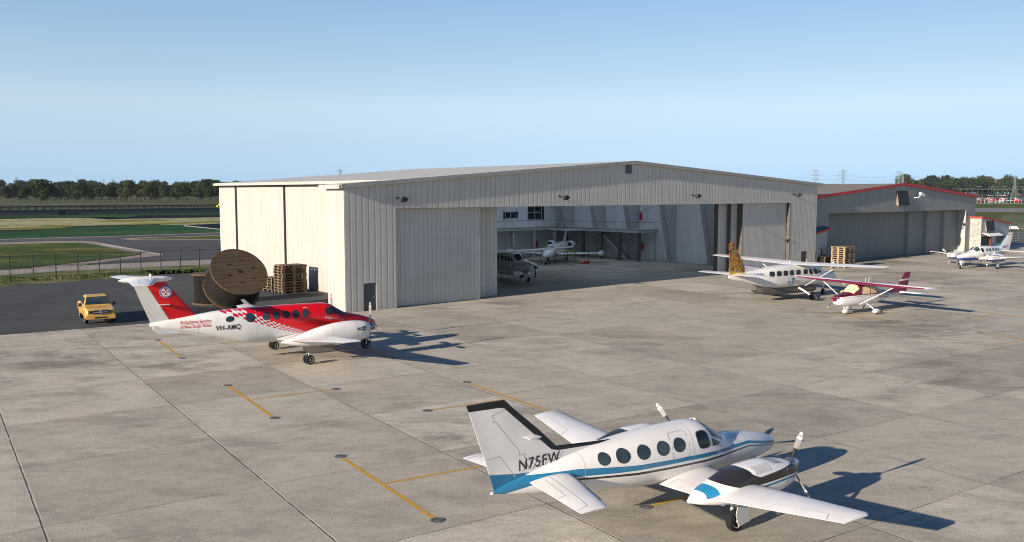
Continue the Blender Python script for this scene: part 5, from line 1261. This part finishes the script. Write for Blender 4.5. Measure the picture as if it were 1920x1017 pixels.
stack(10, 65.0, -1.85, 'wood_new', 'tall fresh yellow pallet stack before the grey hangar', 'pallets stacked between the hangars')
stack(5, 64.35, -.0-.0+.62-1.2+.9, 'wood_dark', 'short dark pallet stack by the lean-to door', 'pallets stacked between the hangars', .04, .06)
mb = MB(); mb.cbox((0,0,.04), (1.5,.25,.07), .3); mb.cbox((.2,.1,.11), (.5,.4,.06), -.4); o = mb.build('loose_board', MAT['wood_dark']); o.location = hg(64.3, .4, 1.235); tag(o, 'broken dark boards lying on top of the short dark pallet stack', 'board')

# cable reels
def reel(name, label, R_, L, Bc, n, mat_rot=0):
    t = empty(name, Bc, 0, label, 'cable reel', 'wooden cable reels on the asphalt')
    q = Vector(n).normalized().to_track_quat('Z', 'Y'); t.rotation_mode = 'QUATERNION'; t.rotation_quaternion = q
    for zz in (0, L-.12):
        mb = MB(); k = 11; wdt = 2*R_/k
        for i in range(k):
            y0, y1 = -R_+i*wdt+.008, -R_+(i+1)*wdt-.008; pts = []
            m_ = 6
            for s_ in range(m_+1):
                y = y0+(y1-y0)*s_/m_; pts.append((sqrt(max(0, R_*R_-y*y)), y))
            poly = pts + [(-p[0], p[1]) for p in pts[::-1]]
            dz = random.uniform(-.006,.006); mb.prism(poly, 'z', zz+dz, zz+.12+dz)
        fl = mb.build('flange', MAT['reelwood'], t)
        mb = MB(); mb.lathe([(.07*R_,0),(.07*R_,.02)], (0,0,zz+(.125 if zz else -.02)), (0,0,1), 16); mb.build('hub_hole', MAT['black'], fl)
        for a in range(6):
            mb = MB(); aa = a*pi/3+.3; c = Vector((.48*R_*cos(aa), .48*R_*sin(aa), zz+(.13 if zz else -.02)))
            mb.lathe([(.02*R_,-.02),(.02*R_,.05),(.012*R_,.07)], c, (0,0,1), 8); mb.cbox(c+Vector((.05*R_,0,.01)), (.11*R_,.03*R_,.02)); mb.build('bolt', MAT['dkmetal'], fl)
    mb = MB(); r = R_*.90; turns = int(L/.085); prof = []
    for i in range(turns):
        z0 = .12+(L-.24)*i/turns; z1 = .12+(L-.24)*(i+1)/turns; prof += [(r-.03, z0+.003), (r, (z0+z1)/2), (r-.03, z1-.003)]
    mb.lathe(prof, (0,0,0), (0,0,1), 40); mb.s = [False]*len(mb.s); mb.build('wound_cable', MAT['cable'], t)
    return t
def reelwood():
    m = MT('weathered_plank_wood', (.16,.11,.07), .85, spec=.2); x, y, z = m.xyz()
    n = m.noise(2.0, 7, sc=(.5,6,1), rough=.7); n2 = m.noise(.7, 4)
    pn = m.n('ShaderNodeTexWhiteNoise'); pn.noise_dimensions = '1D'; m.set(pn.inputs['W'], m.M('FLOOR', m.M('MULTIPLY', y, 2.6)))
    c = m.mix(m.rng(n, .3, .72), (.055,.037,.022), (.13,.088,.052)); c = m.mix(m.M('MULTIPLY', pn.outputs['Value'], .4), c, (.055,.04,.03)); c = m.mix(m.M('MULTIPLY', m.rng(n2, .5, .7), .5), c, (.05,.038,.028))
    return m.col(c)
MAT['reelwood'] = reelwood()
def cable():
    m = MT('black_cable_windings', (.03,.03,.03), .8, spec=.1); n = m.noise(9, 4); return m.col(m.mix(m.rng(n, .4, .65), (.007,.0065,.006), (.022,.019,.015)))
MAT['cable'] = cable()
dv = ray(449, 509.3).normalized(); rt = dv.cross(Vector((0,0,1))).normalized(); uv_ = rt.cross(dv).normalized()
nv = (-dv*.75 + rt*.287 + uv_*.594).normalized()
Rb, Lb = 2.10, 2.15
inc = math.acos(nv.z); Bz = Rb*sin(inc)+.02
Tc = G(449, 509.3, Bz+nv.z*Lb)
Bc = Tc - nv*Lb
reel('cable_reel', 'big wooden cable reel tilted against the smaller one', Rb, Lb, Bc, nv)
sb = G(400, 568.5); reel('cable_reel', 'smaller wooden cable reel standing upright behind the tilted one', 1.62, 2.42, sb, Vector((.0001,0,1)))
sheet('black_patch', [G(340,590),G(352,577),G(425,577.5),G(500,582),G(500,600),G(340,600)], 'black', .006, kind=None)  # flat black patch covering the ground below the reels
tag(bpy.data.objects['black_patch'], 'flat black patch on the asphalt under the cable reels', 'rubber sheet')

# ---------------------------------------------------------------- yellow pickup
def pickup(name, pos, yaw, label, paintm, scale=1.0, cat='pickup truck'):
    t = empty(name, pos, pi/2-R(yaw), label, cat); t.scale = (scale,)*3
    # lower body: profile sections along x
    def sec(x, w, z0, z1, top=.9):
        return [Vector((x,-w*.93,z0)),Vector((x,-w,z0+.12)),Vector((x,-w,z1-.14)),Vector((x,-w*.96,z1-.04)),Vector((x,-w*top,z1)),Vector((x,w*top,z1)),Vector((x,w*.96,z1-.04)),Vector((x,w,z1-.14)),Vector((x,w,z0+.12)),Vector((x,w*.93,z0))]
    mb = MB(); mb.loft([sec(.55,1.0,.42,1.16),sec(1.2,1.0,.42,1.18),sec(1.9,.99,.42,1.17),sec(2.45,.96,.42,1.13),sec(2.72,.90,.44,1.02),sec(2.80,.86,.46,.92)], 0, True, False)
    mb.loft([sec(-2.85,.98,.50,1.12),sec(-2.8,1.0,.48,1.18),sec(-.95,1.0,.42,1.20),sec(.55,1.0,.42,1.16)], 0, True, False)
    body = mb.build('body', paintm, t)
    def csec(x, w, z0, z1, wt): return [Vector((x,-w,z0)),Vector((x,-wt,z1)),Vector((x,-wt*.9,z1+.04)),Vector((x,wt*.9,z1+.04)),Vector((x,wt,z1)),Vector((x,w,z0))]
    mb = MB(); mb.loft([csec(-1.12,.93,1.15,1.20,.93),csec(-.98,.93,1.15,1.78,.72),csec(.05,.93,1.15,1.84,.72),csec(.30,.93,1.15,1.78,.72),csec(1.12,.95,1.12,1.17,.94)], 0, True, False); cab = mb.build('cab', paintm, t)
    mb = MB(); mb.add([(.39,-.66,1.745),(.39,.66,1.745),(1.04,.84,1.24),(1.04,-.84,1.24)], [(0,1,2,3)])
    mb.v = [(p[0]+.02, p[1], p[2]+.025) for p in mb.v]; mb.build('windshield', MAT['glass'], t)
    for s in (-1, 1):
        for a, b in (((-.90,-.22)), ((-.14,.62))):
            mb = MB(); xt = min(b, .30); 
            def pt(x, z): f_ = (z-1.15)/.66; return (x, s*(.93+.025-f_*.21), z)
            mb.add([pt(a,1.26),pt(b,1.26),pt(xt if b > .3 else b,1.72),pt(a,1.72)], [(0,1,2,3)]); mb.build('window', MAT['darkglass'], t)
        mb = MB(); mb.cbox((.82,s*1.14,1.26), (.14,.22,.24)); mb.build('mirror', MAT['black'], t)
        mb = MB(); mb.box(2.60,2.83,s*.62-.17,s*.62+.17,.80,1.0); mb.build('headlight', MAT['glass'], t)
        for x in (1.85,-1.75):
            wheel(t, x, s*.87, .39, .39, .26)
            mb = MB(); mb.loft([[Vector((x+.47*cos(a), s*q, .42+.47*sin(a))) for a in [pi*k/14 for k in range(15)]] for q in (.80, 1.03)], 0, False, True, False); mb.build('wheel_arch', paintm, t)
    for s in (-1, 1):
        mb = MB()
        for x in (-1.02, -.16, .72): mb.box(x-.012, x+.012, s*1.0-.006, s*1.0+.006, .5, 1.12)
        mb.build('door_seam', MAT['dkmetal'], t)
        for x in (-.36, .5):
            mb = MB(); mb.box(x-.1, x+.02, s*1.012-.012, s*1.012+.012, 1.0, 1.04); mb.build('door_handle', MAT['black'], t)
    mb = MB(); mb.box(2.73,2.86,-.44,.44,.74,1.04); gr = mb.build('grille', MAT['black'], t)
    mb = MB(); mb.box(2.862,2.89,-.46,.46,.86,.91); mb.box(2.862,2.885,-.05,.05,.73,1.05); mb.box(2.86,2.88,-.47,.47,1.02,1.06); mb.box(2.86,2.88,-.47,.47,.71,.75); mb.build('grille_bar', MAT['steel'], gr)
    mb = MB(); mb.box(2.70,2.98,-.95,.95,.40,.68); mb.build('bumper', paintm, t)
    mb = MB(); mb.box(2.985,2.995,-.4,.4,.46,.56); mb.build('air_dam', MAT['black'], t)
    mb = MB(); mb.box(-2.72,-1.2,-.82,.82,1.185,1.21); mb.build('bed_liner', MAT['black'], t)
    return t
MAT['taxi'] = paint('orange_yellow_car_paint', (.56,.32,.075), .35, .4)
pk = (G(162.5,606.9)+G(210.3,603.4))/2
pickup('pickup_truck', pk - Vector((sin(R(149)), cos(R(149)), 0))*1.72, 149, 'orange yellow pickup truck with black mirrors parked on the dark asphalt', MAT['taxi'], .93)
p2 = (G(1892,433.6)+G(1906,433))/2
pickup('pickup_truck', (p2.x-1.5, p2.y+1, 0), 97, 'white pickup truck parked on the grass behind the office building', MAT['white'], .95)

# ---------------------------------------------------------------- fences
MAT['postgrey'] = plain('fence_post_grey', (.035,.042,.046), .55)
def meshmat(sx=.11, sz=.55, wx=.012, wz=.02):
    m = MT('welded_wire_mesh', (.08,.09,.09), .5); x, y, z = m.xyz()
    fx = m.M('FRACT', m.M('DIVIDE', x, sx)); fz = m.M('FRACT', m.M('DIVIDE', z, sz))
    on = m.M('MAXIMUM', m.lt(fx, wx/sx*1.0), m.lt(fz, wz/sz)); tr = m.n('ShaderNodeBsdfTransparent'); mx = m.n('ShaderNodeMixShader')
    m.set(mx.inputs[0], on); m.t.links.new(tr.outputs[0], mx.inputs[1]); m.t.links.new(m.b.outputs[0], mx.inputs[2]); m.t.links.new(mx.outputs[0], m.t.nodes['Material Output'].inputs[0]); return m.m
MAT['wiremesh'] = meshmat()
def fence(name, a, b, n, hgt, label, arms=True, sp_mesh=True):
    a = Vector(a); b = Vector(b); dd = b-a; L = dd.length; t = empty(name, a, atan2(dd.y, dd.x), label, 'fence')
    for i in range(n):
        x = L*i/(n-1); mb = MB(); mb.box(x-.045,x+.045,-.045,.045,0,hgt)
        if arms: mb.tube([(x,0,hgt),(x,.0,hgt+.38)], .025, 6)
        mb.build('post', MAT['postgrey'], t)
    mb = MB()
    for z in (.12, hgt*.52, hgt-.05): mb.box(0,L,-.02,.02,z-.022,z+.022)
    mb.build('rail', MAT['postgrey'], t)
    if arms:
        mb = MB()
        for z in (hgt+.12,hgt+.24,hgt+.35): mb.tube([(0,0,z),(L,0,z)], .008, 4)
        mb.build('barbed_wire', MAT['dkmetal'], t)
    mb = MB(); mb.add([(0,.03,.02),(L,.03,.02),(L,.03,hgt),(0,.03,hgt)], [(0,1,2,3)]); mb.build('wire_panel', MAT['wiremesh'], t)
    return t
fa = Vector((-51.2,90.1,0)); fs = Vector((1.73,1.19,0))
fence('mesh_fence', fa-fs*14, fa+fs*18, 33, 2.35, 'dark grey wire mesh fence with steel posts along the asphalt on the left')
fence('mesh_fence', G(1862,452), G(2040,456), 12, 3.2, 'dark wire fence with tall posts behind the office on the right', False)
fence('mesh_fence', G(1878,432), G(2060,434), 9, 3.6, 'farther dark wire fence crossing the grass behind the white pickup', False)
# weeds along the left fence
def tufts(name, pts, n, h, mat, spread, label, cat):
    mb = MB()
    for _ in range(n):
        i = random.randrange(len(pts)-1); f = random.random(); p = Vector(pts[i]).lerp(Vector(pts[i+1]), f) + Vector((random.gauss(0,spread), random.gauss(0,spread), 0))
        hh = h*random.uniform(.4,1.2)
        for _ in range(4):
            a = random.uniform(0, 2*pi); w_ = random.uniform(.02,.05); t = Vector((cos(a), sin(a), 0)); lean = Vector((random.uniform(-.3,.3), random.uniform(-.3,.3), 0))*hh
            mb.add([p-t*w_, p+t*w_, p+t*w_*.4+lean*.5+Vector((0,0,hh*.6)), p+lean+Vector((0,0,hh))], [(0,1,2,3)])
    o = mb.build(name, MAT[mat]); tag(o, label, cat, kind='stuff'); return o
MAT['weed'] = grass('weed_green', (.03,.055,.012), (.06,.09,.02), (.14,.14,.05), .5)
tufts('grass', [G(-30,530),G(120,522),G(260,515),G(420,507)], 420, .34, 'weed', 1.0, 'tufts of rough green weeds growing along the left fence', 'weeds')

# ---------------------------------------------------------------- raised road on a concrete wall
wa, wb = G(-260,409.2), G(470,398.2)
dW = wb-wa; LW = dW.length; rw = empty('retaining_wall', wa, atan2(dW.y, dW.x), 'long grey concrete wall carrying a road with steel guard rails across the field', 'wall')
MAT['wallgrey'] = wood('stained_concrete_wall', (.085,.095,.095), (.145,.155,.15), (.15,.15,1))
MAT['wallroad'] = asphalt('raised_road_asphalt', (.10,.10,.095), (.15,.145,.13), .1)
mb = MB(); mb.box(0,LW,0,13,-.06,2.05); mb.box(0,LW,-.15,.15,2.052,2.25); mb.build('wall', MAT['wallgrey'], rw)
mb = MB(); mb.box(0,LW,.4,12.8,2.055,2.06); mb.build('road_deck', MAT['wallroad'], rw)
k = 0
for x in (20,62,150,246,330):
    mb = MB(); mb.box(x,x+2.6,-.25,-.155,0,2.04); mb.build('buttress', MAT['black'], rw)
for yy in (.5, 12.3):
    mb = MB(); mb.box(0,LW,yy-.05,yy+.0,3.08,3.42); mb.box(0,LW,yy-.05,yy,2.62,2.72); mb.build('guard_rail', MAT['railblue'] if 'railblue' in MAT else MAT['postgrey'], rw)
npost = 48
for i in range(npost):
    for yy in (.5, 12.3):
        x = LW*(i+.5)/npost; mb = MB(); mb.box(x-.16,x+.16,yy+.01,yy+.2,2.07,3.35); mb.build('rail_post', MAT['postgrey'], rw)
mb = MB(); mb.cbox((0,0,.75), (4.4,1.8,.9)); mb.cbox((-.2,0,1.35), (2.4,1.6,.5)); o = mb.build('road_vehicle', plain('bright_yellow_paint', (.7,.6,.03), .4)); o.location = wa + dW.normalized()*(LW*.925) + Vector((-dW.y, dW.x, 0)).normalized()*6 + Vector((0,0,2.06)); o.rotation_euler = (0,0,atan2(dW.y,dW.x)); tag(o, 'bright yellow vehicle on the raised road just left of the hangar', 'vehicle')

# ---------------------------------------------------------------- trees
def leafmat():
    m = MT('tree_foliage', (.05,.07,.02), .9, spec=.15); oi = m.n('ShaderNodeObjectInfo'); n = m.noise(.45, 3); ge = m.n('ShaderNodeNewGeometry')
    f = m.M('ADD', m.M('MULTIPLY', n, .6), m.M('MULTIPLY', oi.outputs['Random'], .5))
    c = m.ramp(f, [(.25, (.010,.022,.007)), (.55, (.022,.036,.010)), (.85, (.048,.052,.015))])
    m.b.inputs['Transmission Weight'].default_value = 0
    return m.col(c)
MAT['leaf'] = leafmat()
MAT['bark'] = plain('tree_bark', (.055,.042,.033), .9, var=.3)
def tree_proto(seed, hgt, wid, trunk=.18, n=1500):
    rnd = random.Random(seed); t = empty('tree')
    mb = MB(); b = [Vector((0,0,0)), Vector((rnd.uniform(-.2,.2),rnd.uniform(-.2,.2),hgt*.3)), Vector((rnd.uniform(-.5,.5),rnd.uniform(-.5,.5),hgt*.75))]
    mb.tube(b, [hgt*.022,hgt*.017,hgt*.006], 7)
    lobes = []
    for k in range(9):
        a = rnd.uniform(0, 2*pi); zz = hgt*rnd.uniform(trunk+.16, .84); rr = wid*.5*rnd.uniform(.25,.62)*(1.15-abs(zz/hgt-.5)); c = Vector((rr*cos(a), rr*sin(a), zz)); lobes.append((c, wid*rnd.uniform(.20,.31)))
        mb.tube([b[1].lerp(b[2], min(1, max(0, (zz/hgt-.3)/.6))), c], [hgt*.008,hgt*.003], 5)
    lobes.append((Vector((0,0,hgt*.82)), wid*.27)); lobes.append((Vector((0,0,hgt*.55)), wid*.36))
    mb.build('trunk', MAT['bark'], t)
    mb = MB()
    for i in range(n):
        c, r = lobes[rnd.randrange(len(lobes))]; dd = Vector((rnd.gauss(0,1), rnd.gauss(0,1), rnd.gauss(0,1))).normalized(); p = c + dd*r*rnd.uniform(.55,1.08); p.z = c.z+(p.z-c.z)*.85
        if p.z < hgt*trunk: continue
        nrm = (dd + Vector((rnd.gauss(0,.5), rnd.gauss(0,.5), rnd.gauss(0,.5)))).normalized(); a = nrm.orthogonal().normalized(); bb = nrm.cross(a); s = wid*rnd.uniform(.035,.062)
        ang = rnd.uniform(0, pi); a, bb = a*cos(ang)+bb*sin(ang), bb*cos(ang)-a*sin(ang)
        mb.add([p-a*s, p-bb*s*.7+nrm*s*.25, p+a*s, p+bb*s*.7+nrm*s*.25], [(0,1,2,3)])
    mb.norecalc = True
    mb.build('crown', MAT['leaf'], t); return t
PR = [tree_proto(11, 16, 14), tree_proto(12, 15, 12, .2), tree_proto(13, 17, 13, .16), tree_proto(14, 14, 13), tree_proto(15, 16, 11, .22), tree_proto(16, 13, 12, .12)]
used = [False]*len(PR)
def tree(px, py, s, label, group):
    k = random.randrange(len(PR)); g = G(px, py); g.z = -.05
    if not used[k]: o = PR[k]; used[k] = True
    else: o = copy_tree(PR[k])
    o.location = g; o.rotation_euler = (0, 0, random.uniform(0, 6.28)); o.scale = (s*random.uniform(.88,1.2), s*random.uniform(.88,1.2), s*random.uniform(.86,1.08))
    tag(o, label, 'tree', group)
rt_ = random.Random(5)
tree(86, 385.4, 1.06, 'broad dark tree nearest the raised road, third from the left edge', 'trees beyond the raised road')
tree(47.5, 380.6, 1.02, 'dark tree on the grass left of the broad nearest one', 'trees beyond the raised road')
tree(155, 379, 1.10, 'tall dark tree right of the gap in the left treeline', 'trees beyond the raised road')
FR_ = ['first','second','third','fourth','fifth','sixth','seventh','eighth','ninth','tenth','eleventh','twelfth','thirteenth','fourteenth','fifteenth','sixteenth','seventeenth','eighteenth','nineteenth','twentieth','twenty-first','twenty-second','twenty-third']
for q_, (px, py, s) in enumerate(sorted(((-22,379,1.0),(8,378.5,1.0),(24,378,1.02),(64,379,.95),(99,378.5,1.05),(142,377.5,.92),(170,377.5,.95),(186,377,1.05),(207,378.5,1.0),(240,380.5,1.18),(228,378,.95),(262,377.6,1.0),(279,379.5,1.0),(292,377.2,1.0),(309,378.2,1.05),(326,377.5,1.05),(342,378.5,1.0),(357,377.6,1.12),(372,378.6,1.05),(386,377.8,1.1),(402,379.5,1.12),(418,378,1.1),(436,379,1.05)))):
    tree(px+rt_.uniform(-1.5,1.5), py, s*1.0, 'dark broadleaf tree, %s from the left in the left treeline front row' % FR_[q_], 'trees beyond the raised road')
for i in range(84):
    px = -30+480*i/83+rt_.uniform(-5,5)
    if 112 < px < 120 and i % 3: continue
    tree(px, (373.2 if i % 2 else 375.2)+rt_.uniform(-.6,.8), (1.5 if i % 2 else 1.2)+rt_.uniform(-.15,.2), 'distant green tree in the hazy back row of the left treeline', 'trees far behind the left treeline')
for i in range(96):
    px = 1690+280*i/95+rt_.uniform(-3,3)
    tree(px, 368.6+rt_.uniform(-.5,1.0), 2.25+rt_.uniform(-.35,.45), 'distant dark green tree in the solid treeline behind the car park', 'trees behind the distant car park')
for i in range(26):
    tree(420+i*52+rt_.uniform(-10,10), 370.5+rt_.uniform(-.6,.8), 1.2, 'distant tree far behind the hangars on the horizon', 'trees far behind the hangars') if False else None

# ---------------------------------------------------------------- distant car park
def carmat():
    m = MT('distant_car_paint', (.5,.5,.5), .35); oi = m.n('ShaderNodeObjectInfo'); m.t.links.new(oi.outputs['Color'], m.b.inputs['Base Color']); return m.m
MAT['carpaint'] = carmat()
def far_car(van=False):
    mb = MB(); hw = .88
    pr = [(-2.2,.35),(-2.2,.85),(-1.6,.95),(-1.2,1.42),(.35,1.45),(1.05,.95),(2.1,.82),(2.2,.35)] if not van else [(-2.3,.35),(-2.3,1.9),(1.2,1.95),(1.8,1.15),(2.3,1.0),(2.35,.35)]
    mb.prism([(x,z) for x,z in pr], 'y', -hw, hw, 0)
    mb.prism([(-1.25,1.0),(-1.08,1.34),(.30,1.36),(.85,1.0)], 'y', -hw-.01, hw+.01, 1)
    for x in (-1.35,1.35): mb.lathe([(.32,-.92),(.32,.92)], (x,0,.32), (0,1,0), 10, 2)
    return mb.build('parked_car', [MAT['carpaint'], MAT['darkglass'], MAT['rubber']])
c0, c1 = far_car(), far_car(True); cu = [False, False]
CC = [('red',(.36,.012,.015)),('dark',(.03,.03,.035)),('white',(.42,.42,.42)),('silver',(.25,.26,.27)),('blue',(.03,.14,.42)),('dark',(.03,.035,.05)),('silver',(.4,.42,.44)),('red',(.42,.02,.03))]
rc = random.Random(9)
for row, (py, sp, nm) in enumerate(((380.6,9.2,'front row'),(378.3,8.3,'second row'),(376.3,7.4,'third row'),(374.4,6.8,'fourth row'),(372.9,6.2,'fifth row'),(367.9,6.0,'rear row'))):
    x = 1818+rc.uniform(0,5)
    while x < 1936:
        v = rc.random() < .12; cn, cc = CC[rc.randrange(len(CC))]
        if row == 5: cn, cc = (('white',(.45,.45,.44)) if rc.random() < .55 else ('red',(.36,.015,.02)))
        src = c1 if v else c0
        if not cu[v]: o = src; cu[v] = True
        else: o = src.copy(); COL.objects.link(o)
        g = G(x+rc.uniform(-1,1), py+rc.uniform(-.15,.15)); o.location = (g.x, g.y, -.05); o.rotation_euler = (0,0,rc.choice((0.35,3.5,-.9,.3,.4,2.2))); s = 1.12*(1.5 if row == 5 else 1); o.scale = (s,s,s); o.color = (*cc, 1)
        tag(o, '%s %s in the %s of the distant car park' % (cn, 'van' if v else 'car', nm), 'van' if v else 'car', '%s %ss in the %s of the car park' % (cn, 'van' if v else 'car', nm))
        x += sp*rc.uniform(.85,1.3)
# lamp posts over the car park
lp = empty('lamp_post'); mb = MB(); mb.tube([(0,0,0),(0,0,12.2)], [.10,.07], 6); mb.build('pole', MAT['steeldark'], lp)
for s in (-1, 1):
    mb = MB(); mb.tube([(0,0,12.1),(s*1.3,0,12.7)], .10, 6); mb.box(min(s*1.2,s*2.9),max(s*1.2,s*2.9),-.2,.2,12.6,12.8); mb.build('lamp_head', MAT['rim'], lp)
ul = False
for i, px in enumerate((1788,1800,1812,1822,1832,1842,1852,1862,1870.5,1878,1888,1897,1907,1916,1926,1835,1858,1882,1903,1918)):
    o = lp if not ul else copy_tree(lp); ul = True; g = G(px, 375.4 if i < 15 else 371.5); o.location = (g.x, g.y, -.05); o.rotation_euler = (0,0,rc.uniform(-.25,.25)); s = 1.0 if i < 15 else 1.4; o.scale = (s,s,s)
    tag(o, ('thin two-armed lamp post, %s from left in the car park near row' % FR_[i]) if i < 15 else ('thin two-armed lamp post, %s from left in the car park far row' % FR_[i-15]), 'lamp post', 'lamp posts of the distant car park')
fp = G(1700,381.6); fq = G(2000,381.8); dd = fq-fp
cf = empty('car_park_fence', fp, atan2(dd.y, dd.x), 'long pale fence of thin posts in front of the distant car park', 'fence')
for i in range(44):
    x = dd.length*i/43; mb = MB(); mb.box(x-.10,x+.10,-.1,.1,0,3.4); mb.build('post', MAT['panel'], cf)
mb = MB(); mb.box(0,dd.length,-.05,.05,.1,.25); mb.build('rail', MAT['panel'], cf)

# ---------------------------------------------------------------- power line towers and wires
MAT['pylon'] = plain('pylon_grey', (.20,.22,.24), .6, .2)
def pylon_proto(hh=45, two=False):
    mb = MB(); r = .16; b, wst = 4.6, 1.3
    def leg(z): return b+(wst-b)*min(1, z/(hh*.62))
    lv = [0, hh*.16, hh*.30, hh*.42, hh*.52, hh*.62, hh*.72, hh*.82, hh*.92, hh]
    for i in range(len(lv)-1):
        z0, z1 = lv[i], lv[i+1]; a, c = leg(z0), leg(z1)
        C0 = [(-a,-a,z0),(a,-a,z0),(a,a,z0),(-a,a,z0)]; C1 = [(-c,-c,z1),(c,-c,z1),(c,c,z1),(-c,c,z1)]
        for k in range(4):
            mb.tube([C0[k], C1[k]], r, 4, smooth=False); mb.tube([C0[k], C1[(k+1)%4]], r*.6, 4, smooth=False); mb.tube([C0[(k+1)%4], C1[k]], r*.6, 4, smooth=False); mb.tube([C1[k], C1[(k+1)%4]], r*.7, 4, smooth=False)
    o = mb.build('tower', MAT['pylon']); mbs = []
    for z, wd in ((hh*.66,7.5),(hh*.80,8.5),(hh*.94,6.5)):
        m2 = MB()
        for s in (-1,1):
            m2.tube([(s*wst,0,z+1.6),(s*wd,0,z)], r, 4, smooth=False); m2.tube([(s*wst,0,z-.2),(s*wd,0,z)], r, 4, smooth=False); m2.tube([(s*wd,0,z),(s*wd,0,z-2.2)], r*.7, 4, smooth=False)
        mbs.append(m2)
    return o, mbs
pt = empty('pylon'); tw, arms_ = pylon_proto(); tw.parent = pt; KIDS.setdefault(pt.name, []).append(tw)
for a in arms_: a.build('cross_arm', MAT['pylon'], pt)
PY = [(31,332,1500),(194,337,1900),(211,336.5,1900),(638,318,1150),(785,319,1250),(1529,318.5,1250),(1581.5,319,1250),(1686,321,1300),(1693,325,1400),(1706.5,335,1900),(1737.5,335.5,1900),(1769,336,1950),(1786,336,1950),(1817.5,334.5,1850),(1820,335,1850),(1862,335,1900),(1867,335,1900),(1903.5,330.5,1650)]
up_ = False; PP = []; nn_ = 0
for px, pyt, D in PY:
    r = ray(px, pyt); f = D/r.y; top = H + r.z*f; s = top/45.0
    o = pt if not up_ else copy_tree(pt); up_ = True
    o.location = (r.x*f, r.y*f, 0); o.rotation_euler = (0,0,.5*sin(px)); o.scale = (s,s,s); PP.append((px, Vector((r.x*f, r.y*f, 0)), s))
    nm = {31:'lattice power pylon above the trees near the left edge',638:'lattice power pylon above the pale hangar roof',785:'tip of a power pylon just over the pale hangar roof',1529:'tall lattice power pylon left of the grey hangar roof peak',1581.5:'second tall lattice power pylon over the grey hangar roof',1686:'wide lattice power pylon behind the grey hangar peak',1903.5:'lattice power pylon above the trees near the right edge'}.get(px)
    nm = nm or {194:'left one of two faint pylons above the left treeline',211:'right one of two faint pylons above the left treeline',1693:'slightly farther pylon just right of the wide one behind the grey peak'}.get(px)
    if not nm: nn_ += 1
    tag(o, nm or 'faint distant pylon, %s from the left above the right treeline' % FR_[nn_-1], 'pylon', 'power pylons on the horizon')
def wires(a, b, sa, sb, ext=0):
    mb = MB(); dd = (b-a); n_ = Vector((-dd.y, dd.x, 0)).normalized()
    for z, wd in ((.66,7.5),(.80,8.5),(.94,6.5)):
        for s in (-1,1):
            p0 = a + n_*wd*sa*s + Vector((0,0,(z*45-2.2)*sa)); p1 = b + n_*wd*sb*s + Vector((0,0,(z*45-2.2)*sb)); pts = []
            for k in range(17):
                t = k/16; p = p0.lerp(p1, t); p.z -= 4*t*(1-t)*min(9, dd.length*.03+3)*1.0; pts.append(p)
            mb.tube(pts, .065, 4, cap=False)
    o = mb.build('power_line', MAT['pylon']); return o
def PPx(px): return [q for q in PP if q[0] == px][0]
W_ = [(31,194),(194,638),(638,1529),(1529,1581.5),(1581.5,1686),(1686,1903.5),(1706.5,1737.5),(1737.5,1786),(1786,1862)]
for i, (a, b) in enumerate(W_):
    A_, B_ = PPx(a), PPx(b)
    if b == 1529: continue
    o = wires(A_[1], B_[1], A_[2], B_[2]); tag(o, 'thin overhead power lines strung between %s' % {(31,194):'the pylons at the far left',(194,638):'the left treeline and the pylon over the pale roof',(1529,1581.5):'the two tall pylons over the grey roof',(1581.5,1686):'the second tall pylon and the one behind the peak',(1686,1903.5):'the pylon behind the peak and the right edge',(1706.5,1737.5):'the first two faint pylons right of the peak',(1737.5,1786):'the middle pair of faint pylons at the right',(1786,1862):'the last pair of faint pylons at the right'}[(a,b)], 'power line')
# wires running down left from the pylon over the grey roof
A_ = PPx(1529); e = G(1440, 350, 20); r = ray(1380, 352); f = 2600/r.y; o = wires(Vector((r.x*f, r.y*f, 0)), A_[1], .55, A_[2]); tag(o, 'thin overhead power lines running left from the tall pylon behind the hangar eave', 'power line')

# ---------------------------------------------------------------- hazy air over the whole airfield
mb = MB(); mb.box(-6100, 6100, -3100, 9100, -1.2, 62)
hm = bpy.data.materials.new('thin_haze'); hm.use_nodes = True; hn = hm.node_tree; hn.nodes.clear()
ho_ = hn.nodes.new('ShaderNodeOutputMaterial'); hv = hn.nodes.new('ShaderNodeVolumePrincipled'); hv.inputs['Color'].default_value = (.78,.88,1,1); hv.inputs['Density'].default_value = .000032; hv.inputs['Anisotropy'].default_value = .2
hn.links.new(hv.outputs[0], ho_.inputs['Volume'])
hz = mb.build('haze', hm); hz['kind'] = 'stuff'
